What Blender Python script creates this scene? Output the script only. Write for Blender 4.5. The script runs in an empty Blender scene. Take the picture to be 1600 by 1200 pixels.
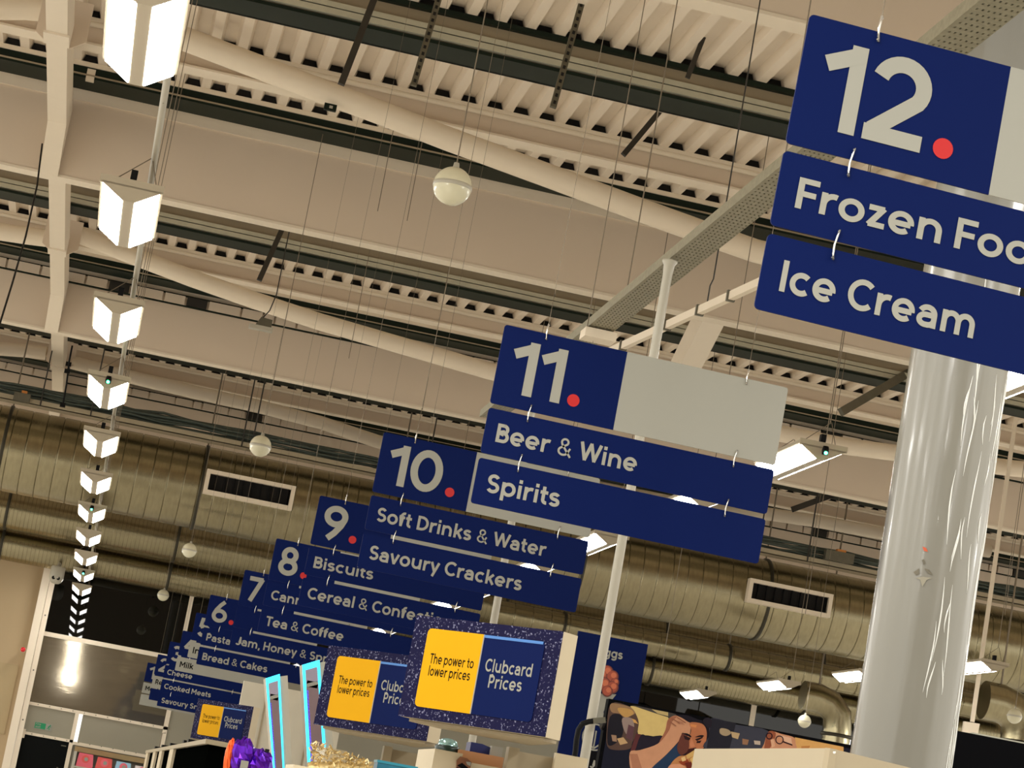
import bpy, math, random
from mathutils import Vector, Matrix
random.seed(7)
SC = bpy.context.scene
COL = SC.collection
PI = math.pi

# ---------------------------------------------------------------- camera
YAW, PITCH, ROLL, FPX = 1.48988384e-01, 1.83033236e-01, 1.79828622e-01, 3867.6
EYE = Vector((0, 0, 1.6))
_f = Vector((math.sin(YAW)*math.cos(PITCH), math.cos(YAW)*math.cos(PITCH), math.sin(PITCH)))
_r = Vector((math.cos(YAW), -math.sin(YAW), 0)); _u = _r.cross(_f)
CR = _r*math.cos(ROLL) + _u*math.sin(ROLL); CU = -_r*math.sin(ROLL) + _u*math.cos(ROLL)
cam = bpy.data.cameras.new('camera'); camo = bpy.data.objects.new('camera', cam); COL.objects.link(camo)
cam.sensor_width = 36; cam.lens = FPX/1600*36; cam.clip_end = 300
M = Matrix((CR, CU, -_f)).transposed().to_4x4(); M.translation = EYE
camo.matrix_world = M
SC.camera = camo

# ---------------------------------------------------------------- world, light, exposure
def lin(c):
    c = c/255
    return c/12.92 if c <= .04045 else ((c+.055)/1.055)**2.4
def rgb(r, g, b): return (lin(r), lin(g), lin(b), 1)
W = bpy.data.worlds.new('world'); SC.world = W; W.use_nodes = True
bg = W.node_tree.nodes['Background']
bg.inputs[0].default_value = (1.0, .96, .87, 1); bg.inputs[1].default_value = 1.0
SC.view_settings.view_transform = 'Standard'; SC.view_settings.look = 'None'
SC.view_settings.gamma = 1; SC.view_settings.use_curve_mapping = False
SC.view_settings.exposure = 0.62
LAMP_Z, LAMP_DY, LAMP_Y0 = 4.71, 3.40, 10.57
LAMP_EMIT = 20.0
LAMP_COL = (1.0, .985, .94, 1)
ROWS = {'a': -0.245, 'b': 4.78, 'c': 10.3}
# the lamps of the same rows that hang over or behind the photographer
def area(x, y, p=60):
    l = bpy.data.lights.new('lamp_light', 'AREA'); l.shape = 'RECTANGLE'; l.size = .34; l.size_y = 1.3
    l.energy = p; l.color = LAMP_COL[:3]
    o = bpy.data.objects.new('lamp_light', l); COL.objects.link(o); o.location = (x, y, LAMP_Z)
for _x in (-5.3, -.28, 4.78):
    for _k in range(-4, 0):
        area(_x, LAMP_Y0+LAMP_DY*_k)
for _k in range(0, 11, 2):
    area(-5.3, LAMP_Y0+LAMP_DY*_k, 120); area(15.4, LAMP_Y0+LAMP_DY*_k, 120)

# ---------------------------------------------------------------- helpers
def ray(x, y): return _f + CR*((x-800)/FPX) - CU*((y-600)/FPX)
def at(x, y, Y):
    d = ray(x, y); return EYE + d*(Y/d.y)
def atz(x, y, Z):
    d = ray(x, y); return EYE + d*((Z-1.6)/d.z)

MATS = {}
def mat(name, col, rough=.6, metal=0, noise=.06, nscale=6, bump=0, bscale=40, spec=.5, emit=None, estr=0, coat=0, stretch=None, ior=None):
    if name in MATS: return MATS[name]
    m = bpy.data.materials.new(name); m.use_nodes = True; MATS[name] = m
    nt = m.node_tree; b = nt.nodes['Principled BSDF']
    b.inputs['Roughness'].default_value = rough; b.inputs['Metallic'].default_value = metal
    b.inputs['Specular IOR Level'].default_value = spec
    if ior: b.inputs['IOR'].default_value = ior
    if coat: b.inputs['Coat Weight'].default_value = coat; b.inputs['Coat Roughness'].default_value = .08
    tc = nt.nodes.new('ShaderNodeTexCoord'); mp = nt.nodes.new('ShaderNodeMapping')
    nt.links.new(tc.outputs['Object'], mp.inputs[0])
    if stretch: mp.inputs['Scale'].default_value = stretch
    n = nt.nodes.new('ShaderNodeTexNoise'); n.inputs['Scale'].default_value = nscale; n.inputs['Detail'].default_value = 4
    nt.links.new(mp.outputs[0], n.inputs['Vector'])
    mx = nt.nodes.new('ShaderNodeMix'); mx.data_type = 'RGBA'
    lo = tuple(c*(1-noise) for c in col[:3])+(1,); hi = tuple(min(1, c*(1+noise)) for c in col[:3])+(1,)
    mx.inputs[6].default_value = lo; mx.inputs[7].default_value = hi
    nt.links.new(n.outputs['Fac'], mx.inputs[0]); nt.links.new(mx.outputs[2], b.inputs['Base Color'])
    if bump:
        n2 = nt.nodes.new('ShaderNodeTexNoise'); n2.inputs['Scale'].default_value = bscale
        nt.links.new(mp.outputs[0], n2.inputs['Vector'])
        bp = nt.nodes.new('ShaderNodeBump'); bp.inputs['Strength'].default_value = bump; bp.inputs['Distance'].default_value = .02
        nt.links.new(n2.outputs['Fac'], bp.inputs['Height']); nt.links.new(bp.outputs[0], b.inputs['Normal'])
    if emit:
        b.inputs['Emission Color'].default_value = emit; b.inputs['Emission Strength'].default_value = estr
    return m

CREAM = mat('cream paint', rgb(222, 208, 186), .5, noise=.03)
DECK = mat('painted deck', rgb(222, 207, 186), .5, noise=.05, nscale=2)
FASCIA = mat('fascia sheet', rgb(212, 194, 172), .55, noise=.04, nscale=1.2)
TUBE = mat('tube paint', rgb(226, 211, 188), .45, noise=.03)
GREEN = mat('dark green steel', rgb(24, 33, 25), .5, spec=.12, noise=.25, nscale=3, stretch=(.3, 1, 1))
WEB = mat('grey brown web', rgb(146, 132, 108), .6, noise=.15, nscale=2)
GALV = mat('galvanised rail', rgb(178, 176, 158), .4, .35, noise=.12, nscale=10)
BLACK = mat('black foam and shade', rgb(16, 13, 11), .9, noise=.2)
DUCT = mat('duct steel', rgb(154, 145, 117), .25, 1.0, noise=.22, nscale=7, bump=.12, bscale=30, stretch=(4, 1, 1))
DUCT_DARK = mat('duct dark', rgb(60, 56, 44), .5, .6)
WHITE = mat('white plastic', rgb(172, 166, 150), .4, noise=.02)
LAMPBODY = mat('lamp body', rgb(172, 160, 138), .5, noise=.02)
EMIT = mat('lamp panel', (1, 1, 1, 1), .5, emit=LAMP_COL, estr=LAMP_EMIT, noise=.0)
BLUE = mat('sign blue', rgb(2, 19, 70), .55, noise=.03, spec=.08)
SIGNWHITE = mat('sign white', rgb(143, 141, 130), .5, noise=.015)
RED = mat('sign red', rgb(176, 14, 12), .4, noise=.02)
INK = mat('ink black', rgb(16, 16, 18), .8, spec=.05)
WRAP = mat('column wrap', rgb(128, 125, 115), .24, noise=.05, nscale=3, bump=.22, bscale=14, stretch=(1, 1, .10), coat=.2)
STEEL = mat('steel strut', rgb(96, 92, 78), .45, .5, noise=.2, nscale=15)
DARKSTEEL = mat('dark strut', rgb(52, 48, 42), .5, .4, noise=.2)
WIRE = mat('wire', rgb(120, 108, 90), .5, .3)
HOOK = mat('hook', rgb(215, 212, 205), .25, .8, noise=.05)
BLACKP = mat('black plastic', rgb(10, 10, 11), .5, spec=.15)
TRAYM = mat('perforated tray', rgb(140, 134, 112), .45, .5, noise=.35, nscale=45)
CABLE = mat('cable green', rgb(58, 66, 58), .6, noise=.5, nscale=25, stretch=(.6, 1, 1))
GLASS = mat('dark glass', rgb(4, 5, 4), .012, noise=.1, ior=1.5)
BRUSHED = mat('polished steel sheet', rgb(158, 148, 128), .05, .8, noise=.2, nscale=2.5, bump=.008, bscale=3, stretch=(1, 1, 5))
GREYP = mat('grey panel', rgb(140, 134, 116), .5, noise=.03, nscale=2)
PLASTER = mat('plaster wall', rgb(168, 146, 112), .7, noise=.04, nscale=2)
FLOORM = mat('vinyl floor', rgb(205, 200, 190), .35, noise=.05, nscale=3)
SCREEN = mat('black screen', rgb(3, 3, 5), .7, spec=.05)

class MB:
    def __init__(s): s.v = []; s.f = []; s.m = []; s.mats = []; s.sm = []
    def mi(s, m):
        if m not in s.mats: s.mats.append(m)
        return s.mats.index(m)
    def add(s, vs, fs, m, smooth=False):
        o = len(s.v); i = s.mi(m); s.v += [Vector(v) for v in vs]
        for f in fs: s.f.append([o+k for k in f]); s.m.append(i); s.sm.append(smooth)
        return s
    def box(s, a, b, m):
        x0, y0, z0 = a; x1, y1, z1 = b
        return s.add([(x0,y0,z0),(x1,y0,z0),(x1,y1,z0),(x0,y1,z0),(x0,y0,z1),(x1,y0,z1),(x1,y1,z1),(x0,y1,z1)],
            [(0,3,2,1),(4,5,6,7),(0,1,5,4),(1,2,6,5),(2,3,7,6),(3,0,4,7)], m)
    def prism(s, base, d, m):
        """base: ring of points, extruded by vector d"""
        n = len(base); d = Vector(d); vs = [Vector(p) for p in base]; vs += [p+d for p in vs]
        nrm = Vector((0,0,0))
        for i in range(n): nrm += vs[i].cross(vs[(i+1) % n])
        fl = nrm.dot(d) > 0
        fs = [list(range(n-1,-1,-1)), list(range(n, 2*n))] + [(i,(i+1)%n,n+(i+1)%n,n+i) for i in range(n)]
        if not fl: fs = [list(reversed(f)) for f in fs]
        return s.add(vs, fs, m)
    def tube(s, pts, r, m, seg=8, smooth=True, caps=True):
        pts = [Vector(p) for p in pts]; n = len(pts); vs = []; prev = None
        rs = r if isinstance(r, (list, tuple)) else [r]*n
        for i, p in enumerate(pts):
            t = (pts[min(i+1, n-1)]-pts[max(i-1, 0)]).normalized()
            if prev is None:
                a = t.orthogonal().normalized()
            else:
                a = (prev - t*prev.dot(t)).normalized()
            prev = a; b = t.cross(a)
            for k in range(seg):
                an = 2*PI*k/seg; vs.append(p+(a*math.cos(an)+b*math.sin(an))*rs[i])
        fs = [(i*seg+k, i*seg+(k+1)%seg, (i+1)*seg+(k+1)%seg, (i+1)*seg+k) for i in range(n-1) for k in range(seg)]
        s.add(vs, fs, m, smooth)
        if caps:
            s.add(vs[:seg], [list(range(seg-1,-1,-1))], m); s.add(vs[-seg:], [list(range(seg))], m)
        return s
    def lathe(s, c, prof, m, seg=24, axis='Z', smooth=True):
        vs = []; c = Vector(c)
        for (r, h) in prof:
            for k in range(seg):
                a = 2*PI*k/seg; p = (r*math.cos(a), r*math.sin(a), h)
                if axis == 'X': p = (p[2], p[0], p[1])
                if axis == 'Y': p = (p[1], p[2], p[0])
                vs.append(c+Vector(p))
        n = len(prof)
        fs = [(i*seg+k, i*seg+(k+1)%seg, (i+1)*seg+(k+1)%seg, (i+1)*seg+k) for i in range(n-1) for k in range(seg)]
        return s.add(vs, fs, m, smooth)
    def bar(s, a, b, w, h, m, up=(0,0,1)):
        a = Vector(a); b = Vector(b); t = (b-a).normalized(); u = Vector(up); sd = t.cross(u)
        if sd.length < 1e-4: sd = t.cross(Vector((0,1,0)))
        sd.normalize(); u = sd.cross(t)
        q = [a+sd*(i*w/2)+u*(j*h/2) for i, j in ((-1,-1),(1,-1),(1,1),(-1,1))]
        return s.prism(q, b-a, m)
    def poly(s, pts, m): return s.add(pts, [list(range(len(pts)))], m)
    def disc(s, c, r, m, n=24, y=True):
        c = Vector(c); return s.add([c+Vector((r*math.cos(2*PI*k/n), 0, r*math.sin(2*PI*k/n))) for k in range(n)], [list(range(n))], m)
    def ring(s, c, r0, r1, m, n=28):
        c = Vector(c); vs = []
        for r in (r0, r1): vs += [c+Vector((r*math.cos(2*PI*k/n), 0, r*math.sin(2*PI*k/n))) for k in range(n)]
        return s.add(vs, [(k, (k+1)%n, n+(k+1)%n, n+k) for k in range(n)], m)
    def build(s, name, parent=None, origin=None):
        """vertices are in world space, or in the parent's frame when origin is (0,0,0)"""
        if origin is None: origin = parent.location if parent is not None and not parent.get('_loc') else Vector((0,0,0))
        if parent is None and origin == Vector((0,0,0)):
            c = sum(s.v, Vector())/len(s.v); origin = Vector((c.x, c.y, min(v.z for v in s.v)))
        me = bpy.data.meshes.new(name); me.from_pydata([v-Vector(origin) for v in s.v], [], s.f)
        for m in s.mats: me.materials.append(m)
        for p, i, sm in zip(me.polygons, s.m, s.sm): p.material_index = i; p.use_smooth = sm
        me.update()
        o = bpy.data.objects.new(name, me); COL.objects.link(o)
        if parent is not None: o.parent = parent
        else: o.location = origin
        return o

def tag(o, label, cat, group=None, kind=None):
    o['label'] = label; o['category'] = cat
    if group: o['group'] = group
    if kind: o['kind'] = kind
    return o
def thing(name, label, cat, loc, group=None, rot=(0,0,0)):
    o = bpy.data.objects.new(name, None); COL.objects.link(o); o.location = loc; o.rotation_euler = rot
    o.empty_display_size = .1
    return tag(o, label, cat, group)
def structure(o): o['kind'] = 'structure'; return o
def copy_tree(o, parent=None):
    c = o.copy(); COL.objects.link(c); c.parent = parent
    for ch in list(o.children): copy_tree(ch, c)
    return c
ORD = ['nearest', 'second', 'third', 'fourth', 'fifth', 'sixth', 'seventh', 'eighth', 'ninth', 'tenth', 'eleventh', 'twelfth', 'thirteenth']
O3 = Vector((0, 0, 0))

# drawn lettering: a plain geometric sans built from strokes, unit = cap height
def AR(cx, cy, rx, ry, a0, a1, n=None):
    n = n or max(6, int(abs(a1-a0)/11))
    return [(cx+rx*math.cos(math.radians(a0+(a1-a0)*k/n)), cy+ry*math.sin(math.radians(a0+(a1-a0)*k/n))) for k in range(n+1)]
def EL(cx, cy, rx, ry): return AR(cx, cy, rx, ry, 0, 360, 32)
_S = lambda x, t=1, b=0: [(x, b), (x, t)]
_bowl = lambda cx: EL(cx, .36, .285, .285)
GLY = {
 'a': (.66, 'rs', [AR(.33,.42,.24,.215,158,0)+[(.57,0)], [(.57,.395),(.32,.395)]+AR(.29,.237,.2,.158,90,270)+AR(.37,.24,.20,.161,270,350)]),
 'b': (.75, 'sr', [_S(.09), _bowl(.375)]), 'c': (.66, 'rr', [AR(.375,.36,.285,.285,48,312)]),
 'd': (.75, 'rs', [_S(.66), _bowl(.375)]), 'e': (.75, 'rr', [[(.1,.335),(.655,.335)], AR(.375,.36,.285,.285,-5,312)]),
 'f': (.46, 'dd', [[(.2,0),(.2,.74)]+AR(.39,.74,.19,.175,180,75), [(.02,.62),(.43,.62)]]),
 'g': (.75, 'rs', [_bowl(.375), [(.66,.72),(.66,-.02)]+AR(.38,-.02,.28,.2,0,-145)]),
 'h': (.70, 'ss', [_S(.09), AR(.35,.37,.26,.265,180,0)+[(.61,0)]]), 'i': (.18, 'ss', [_S(.09,.71), [(.09,.81),(.09,1.0)]]),
 'k': (.62, 'sd', [_S(.09), [(.53,.71),(.12,.29)], [(.25,.43),(.56,0)]]), 'l': (.18, 'ss', [_S(.09)]),
 'm': (1.10, 'ss', [_S(.09,.71), AR(.32,.39,.23,.245,180,0)+[(.55,0)], AR(.78,.39,.23,.245,180,0)+[(1.01,0)]]),
 'n': (.70, 'ss', [_S(.09,.71), AR(.35,.37,.26,.265,180,0)+[(.61,0)]]), 'o': (.75, 'rr', [_bowl(.375)]),
 'p': (.75, 'sr', [_S(.09,.71,-.27), _bowl(.375)]), 'r': (.47, 'sd', [_S(.09,.71), AR(.37,.34,.28,.295,180,72)]),
 's': (.58, 'rr', [AR(.29,.507,.195,.137,25,270)+AR(.29,.222,.205,.146,90,-155)[1:]]),
 't': (.46, 'dd', [[(.2,.93),(.2,.24)]+AR(.37,.24,.17,.155,180,285), [(.02,.62),(.43,.62)]]),
 'u': (.70, 'ss', [[(.09,.71),(.09,.345)]+AR(.35,.345,.26,.265,180,360), _S(.61,.71)]),
 'v': (.66, 'dd', [[(.07,.72),(.33,.05),(.59,.72)]]), 'w': (.98, 'dd', [[(.07,.72),(.28,.06),(.49,.68),(.70,.06),(.91,.72)]]),
 'x': (.62, 'dd', [[(.07,.71),(.55,0)], [(.55,.71),(.07,0)]]), 'y': (.66, 'dd', [[(.07,.72),(.35,.05)], [(.60,.72),(.24,-.27)]]),
 'z': (.58, 'dd', [[(.05,.625),(.46,.625),(.12,.09),(.55,.09)]]),
 'B': (.68, 'sr', [_S(.09), [(.09,.91),(.36,.91)]+AR(.36,.715,.19,.195,90,-90)+[(.09,.52)], [(.09,.52),(.38,.52)]+AR(.38,.305,.215,.215,90,-90)+[(.09,.09)]]),
 'C': (.82, 'rr', [AR(.47,.5,.385,.415,45,315)]), 'D': (.80, 'sr', [_S(.09), [(.09,.91),(.31,.91)]+AR(.31,.5,.40,.41,90,-90)+[(.09,.09)]]),
 'E': (.60, 'sd', [_S(.09), [(.09,.91),(.58,.91)], [(.09,.51),(.54,.51)], [(.09,.09),(.58,.09)]]),
 'F': (.60, 'sd', [_S(.09), [(.09,.91),(.60,.91)], [(.09,.49),(.54,.49)]]), 'H': (.76, 'ss', [_S(.09), _S(.67), [(.09,.5),(.67,.5)]]),
 'I': (.18, 'ss', [_S(.09)]), 'J': (.58, 'ds', [[(.49,1),(.49,.29)]+AR(.27,.29,.22,.21,0,-150)]), 'K': (.70, 'sd', [_S(.09), [(.62,1),(.12,.42)], [(.27,.60),(.66,0)]]),
 'M': (.94, 'ss', [_S(.09), _S(.85), [(.10,.97),(.47,.36),(.84,.97)]]), 'O': (.94, 'rr', [EL(.47,.5,.385,.415)]),
 'P': (.66, 'sr', [_S(.09), [(.09,.91),(.34,.91)]+AR(.34,.67,.225,.24,90,-90)+[(.09,.43)]]),
 'R': (.68, 'sd', [_S(.09), [(.09,.91),(.34,.91)]+AR(.34,.68,.215,.23,90,-90)+[(.09,.45)], [(.34,.45),(.60,0)]]),
 'S': (.68, 'rr', [AR(.34,.708,.225,.205,28,270)+AR(.34,.296,.25,.207,90,-152)[1:]]), 'T': (.68, 'dd', [_S(.34), [(.01,.91),(.67,.91)]]),
 'W': (1.20, 'dd', [[(.07,1),(.34,.08),(.60,.95),(.86,.08),(1.13,1)]]),
 '&': (.80, 'dd', [[(.76,0),(.23,.63)]+AR(.37,.76,.175,.165,215,-40)+AR(.34,.285,.25,.205,118,325)+[(.70,.47)]]), ',': (.2, 'sd', [[(.13,.12),(.06,-.17)]]),
 '0': (.78, 'rr', [EL(.39,.5,.30,.415)]), '1': (.46, 'ds', [_S(.37,.985), [(.40,.893),(.03,.715)]]),
 '2': (.66, 'rr', [AR(.34,.665,.25,.245,165,-35)+[(.085,.12)], [(.0,.09),(.66,.09)]]),
 '3': (.66, 'rr', [AR(.31,.71,.215,.20,148,-90), AR(.31,.30,.255,.21,90,-150), [(.25,.51),(.33,.51)]]),
 '4': (.74, 'dd', [_S(.55), [(.52,.93),(.09,.27),(.72,.27)]]), '5': (.66, 'sr', [[(.58,.91),(.17,.91),(.12,.50)], AR(.31,.33,.26,.24,140,-150)]),
 '6': (.70, 'rr', [EL(.35,.315,.265,.23), [(.50,.99),(.32,.80),(.17,.57),(.095,.38),(.085,.32)]]), '7': (.62, 'dd', [[(.02,.91),(.53,.91),(.18,0)]]),
 '8': (.68, 'rr', [EL(.34,.71,.205,.205), EL(.34,.30,.25,.215)]), '9': (.70, 'rr', [EL(.35,.685,.265,.23), [(.20,.01),(.38,.20),(.53,.43),(.605,.62),(.615,.68)]]),
}
BEAR = {'s': .075, 'r': .04, 'd': .015}
def stroke(pts, w):
    closed = (pts[0][0]-pts[-1][0])**2+(pts[0][1]-pts[-1][1])**2 < 1e-6; n = len(pts); vs = []; fs = []
    for i, p in enumerate(pts):
        a = pts[i-1] if i > 0 else (pts[-2] if closed else None); b = pts[i+1] if i < n-1 else (pts[1] if closed else None)
        def nr(u, v):
            dx, dy = v[0]-u[0], v[1]-u[1]; l = math.hypot(dx, dy) or 1; return (-dy/l, dx/l)
        n1 = nr(a, p) if a else nr(p, b); n2 = nr(p, b) if b else n1
        mx, my = n1[0]+n2[0], n1[1]+n2[1]; l2 = mx*mx+my*my; k = min(2.2, 2/l2) if l2 > .01 else 1
        vs += [(p[0]+mx*k*w/2, p[1]+my*k*w/2), (p[0]-mx*k*w/2, p[1]-my*k*w/2)]
    for i in range(n-1): fs.append([2*i, 2*i+1, 2*i+3, 2*i+2])
    return vs, fs
def cut(strokes, w):
    out = []
    for q in strokes:
        cur = [q[0]]
        for i in range(1, len(q)):
            cur.append(q[i])
            if i < len(q)-1:
                a = math.atan2(q[i][1]-q[i-1][1], q[i][0]-q[i-1][0]); b = math.atan2(q[i+1][1]-q[i][1], q[i+1][0]-q[i][0])
                t = abs((b-a+PI) % (2*PI)-PI)
                if t > 1.7:
                    e = w*.22; cur[-1] = (q[i][0]+math.cos(a)*e, q[i][1]+math.sin(a)*e); out.append(cur); cur = [(q[i][0]-math.cos(b)*e, q[i][1]-math.sin(b)*e)]
        out.append(cur)
    return out
def text_geo(body, wt, tr=0):
    x = 0; VS = []; FS = []; prev = None
    for ch in body:
        if ch == ' ': x += .40; prev = None; continue
        wd, be, st = GLY[ch]
        if prev: x += BEAR[prev]+BEAR[be[0]]+tr
        th = wt*.62 if ch == '&' else wt
        for lay, q in enumerate(cut(st, wt)):
            v, f = stroke(q, th); o = len(VS); VS += [(x+a, b, lay) for a, b in v]; FS += [[o+k for k in g] for g in f]
        x += wd; prev = be[1]
    return VS, FS, x
def put_text(mb, body, x, z, cap, m, y=0, bold=.18, width=None, mirror=False, tr=0):
    vs, fs, w = text_geo(body, bold, tr); w *= cap; k = 1 if width is None else width/w
    if mirror: mb.add([(x-a*k*cap, y+.00025*l, z+b*cap) for a, b, l in vs], [list(reversed(f)) for f in fs], m)
    else: mb.add([(x+a*k*cap, y-.00025*l, z+b*cap) for a, b, l in vs], fs, m)
    return x+w*k

def arc_rect(x0, z0, x1, z1, r, y, corners=(1,1,1,1)):
    """rounded outline in the xz plane; corners: bl, br, tr, tl"""
    pts = []
    for (cx, cz, a0, on) in ((x0,z0,PI,corners[0]),(x1,z0,1.5*PI,corners[1]),(x1,z1,0,corners[2]),(x0,z1,.5*PI,corners[3])):
        sx = 1 if cx == x0 else -1; sz = 1 if cz == z0 else -1
        if not on: pts.append((cx, y, cz)); continue
        for k in range(5):
            a = a0+k*PI/8; pts.append((cx+sx*r+r*math.cos(a), y, cz+sz*r+r*math.sin(a)))
    return pts

# ---------------------------------------------------------------- setting: floor, walls, roof deck, fascias
YW = 45.8
ZD = 8.2                       # underside of the roof deck ribs
X0, X1 = -9.0, 23.0
PER = 8.915                    # one roof bay
mb = MB(); mb.box((-14, -16, -.1), (26, YW+.3, 0), FLOORM); structure(mb.build('floor'))
mb = MB(); mb.box((-14, -16.2, 0), (26, -16, 11), mat('brown wall', rgb(96, 82, 64), .7)); structure(mb.build('wall_back'))  # unseen rear wall, added dark and tall to dim the end window's reflections
mb = MB()
pitch = .25; prof = []
x = X0
while x < X1:
    prof += [(x, ZD), (x+.085, ZD), (x+.112, ZD+.075), (x+.223, ZD+.075)]; x += pitch
n = len(prof); vs = [(a, 4.5, b) for a, b in prof]+[(a, YW+.2, b) for a, b in prof]
mb.add(vs, [(i, n+i, n+i+1, i+1) for i in range(n-1)], DECK)
structure(mb.build('ceiling'))
FY = [15.13+PER*k for k in range(4)]
for k, fy in enumerate(FY):
    mb = MB(); mb.box((X0, fy, 7.215), (X1, fy+.05, ZD+.02), FASCIA)
    mb.box((X0, fy-.01, 7.19), (X1, fy+.21, 7.215), CREAM); mb.box((X0, fy-.02, 7.99), (X1, fy, 8.12), CREAM)
    structure(mb.build('trim_%d' % (k+1)))

# roof beams: rolled sections that carry the deck
def filler(mb, y):                                     # foam closers in the deck troughs above a beam
    xx = X0+.09
    while xx < X1-.3:
        mb.prism([(xx+.006,y,ZD),(xx+.156,y,ZD),(xx+.131,y,ZD+.073),(xx+.026,y,ZD+.073)], (0,.05,0), BLACK); xx += pitch
names = ['over the nearest bay', 'between the first and second fascia', 'behind the second fascia', 'behind the third fascia']
for k in range(0, 4):
    g = 19.5+PER*(k-1); w = 21.9+PER*(k-1); l = 23.36+PER*(k-1)
    if g > 10 and g+1 < YW:
        t = thing('green_roof_beam', 'dark green steel roof beam with galvanised rails, '+names[k], 'beam', (7, g, 7.9), 'dark green roof beams')
        mb = MB(); mb.box((X0, g, 7.93), (X1, g+.02, 8.17), WEB); mb.box((X0, g-.06, 8.155), (X1, g+.09, 8.2), GREEN)
        mb.box((X0, g-.02, 7.9), (X1, g+.40, 7.93), GREEN); mb.box((X0, g+.38, 7.9), (X1, g+.42, 8.19), BLACK)  # rear black strip paints in the shadow behind the bottom flange
        mb.build('beam_body', t)
        mb = MB(); mb.box((X0, g-.055, 8.0), (X1, g-.01, 8.045), GALV); mb.box((X0, g-.055, 7.94), (X1, g-.01, 7.99), GALV); mb.build('cable_rail', t)
        mb = MB(); filler(mb, g+.02); mb.build('foam_closure', t)
    t = thing('cream_roof_beam', 'cream painted roof beam under the ribbed deck, '+names[k], 'beam', (7, w, 7.9), 'cream roof beams')
    mb = MB(); mb.box((X0, w+.05, 7.96), (X1, w+.07, 8.16), FASCIA); mb.build('beam_web', t)
    mb = MB(); mb.tube([(X0, w+.02, 8.15), (X1, w+.02, 8.15)], .03, CREAM, 10); mb.box((X0, w-.02, 8.165), (X1, w+.14, 8.2), CREAM)
    mb.box((X0, w-.02, 7.945), (X1, w+.23, 7.965), CREAM); mb.build('beam_flange', t)
    mb = MB(); filler(mb, w+.03); mb.build('foam_closure', t)
    t = thing('edge_roof_beam', 'dark roof beam with a cream lip in front of the fascia, '+names[k], 'beam', (7, l, 8.0), 'edge roof beams')
    mb = MB(); mb.box((X0, l, 8.155), (X1, l+.12, 8.2), CREAM); mb.build('lip', t)
    mb = MB(); mb.box((X0, l+.02, 8.06), (X1, l+.06, 8.155), GREEN); mb.box((X0, l+.02, 8.045), (X1, l+.46, 8.06), GREEN)
    mb.box((X0, l-.005, 8.068), (X1, l+.02, 8.08), WEB); mb.build('beam_body', t)
    mb = MB(); filler(mb, l+.03); mb.build('foam_closure', t)

# conduit boxes along the top of the two far fascias
for k in (2, 3):
    y = FY[k]-.17; mb = MB(); x = X0
    mb.box((X0, y+.05, 7.86), (X1, y+.09, 7.88), GREEN); mb.box((X0, y+.05, 8.0), (X1, y+.09, 8.015), GREEN)
    while x < X1:
        w = random.choice((.16, .3, .3, .45)); mb.box((x, y+random.random()*.02, 7.88), (x+w-.03, y+.09, 7.995), FASCIA if random.random() < .85 else DARKSTEEL); x += w
    tag(mb.build('junction_box_run'), 'row of beige junction boxes along the top of the '+('third' if k == 2 else 'fourth')+' roof fascia', 'junction boxes')

# tapered spine girder, one length per bay
XS = -1.27
for k in range(1, 4):
    y0 = FY[k-1]+.22; y1 = FY[k]
    t = thing('roof_girder', 'cream cranked roof girder running to the '+['', 'second', 'third', 'fourth'][k]+' fascia beside the lamp row', 'girder', (XS, y0, 7.6), 'cranked girder lengths')
    mb = MB(); side = [(XS-.03, y0, 7.6), (XS-.03, y1-.55, 7.6), (XS-.03, y1-.02, 7.2), (XS-.03, y1-.02, 7.88), (XS-.03, y0, 7.88)]
    mb.prism([(q[0]-.03, q[1], q[2]) for q in side], (.15, 0, 0), CREAM); mb.build('web', t)
    mb = MB()
    mb.prism([(XS-.09, y0, 7.575), (XS-.09, y1-.55, 7.575), (XS-.09, y1-.02, 7.18), (XS-.09, y1-.02, 7.2), (XS-.09, y1-.55, 7.6), (XS-.09, y0, 7.6)], (.18, 0, 0), CREAM)
    mb.build('bottom_flange', t)
    mb = MB(); ym = y1-3.4
    mb.box((XS-.11, ym-.16, 7.555), (XS+.11, ym+.16, 7.575), CREAM); mb.build('splice_plate', t)
    mb = MB(); yt = y1-2.72
    mb.prism([(XS+.03, yt-.15, 7.62), (XS+.22, yt-.15, 7.75), (XS+.22, yt-.15, 8.1), (XS+.03, yt-.15, 8.1)], (0, .03, 0), FASCIA)
    mb.prism([(XS-.03, yt-.15, 7.62), (XS-.22, yt-.15, 7.75), (XS-.22, yt-.15, 8.1), (XS-.03, yt-.15, 8.1)], (0, .03, 0), FASCIA)
    mb.build('bracket', t)

# bowed tubes sagging between girders
def bow(pts, Y, label, right=True):
    xs = [(at(a, b, Y).x, at(a, b, Y).z) for a, b in pts]
    mbx = MB(); P = []
    mid = 6.6
    for a, z in xs: P.append((a, z))
    last = P[-1]
    if right:
        for f in (.35, .7, 1.0): P.append((last[0]+(mid-last[0])*f, last[1]-.035*f))
        for a, z in reversed(P[:-1]): P.append((2*mid-a, z))
    mbx.tube([(a, Y, z) for a, z in P], .108, TUBE, 18)
    t = thing('bowed_roof_tube', label, 'tube', (P[0][0], Y, P[0][1]), 'bowed roof tubes')
    mbx.build('tube', t)
    mbx = MB(); a, z = P[0]
    mbx.bar((a-.17, Y, z+.03), (a+.02, Y, z), .03, .16, CREAM); mbx.build('end_plate', t)
    return t
bow([(287, 60), (400, 103), (492, 138), (600, 178), (700, 217), (850, 272), (1000, 328), (1100, 364), (1180, 392)], 21.3, 'long cream sagging tube crossing above the round pendant')
bow([(122, 366), (200, 397), (300, 435), (400, 470), (500, 503), (600, 532), (700, 561), (765, 580)], 30.2, 'cream sagging tube passing behind the number 11 sign')
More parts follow.
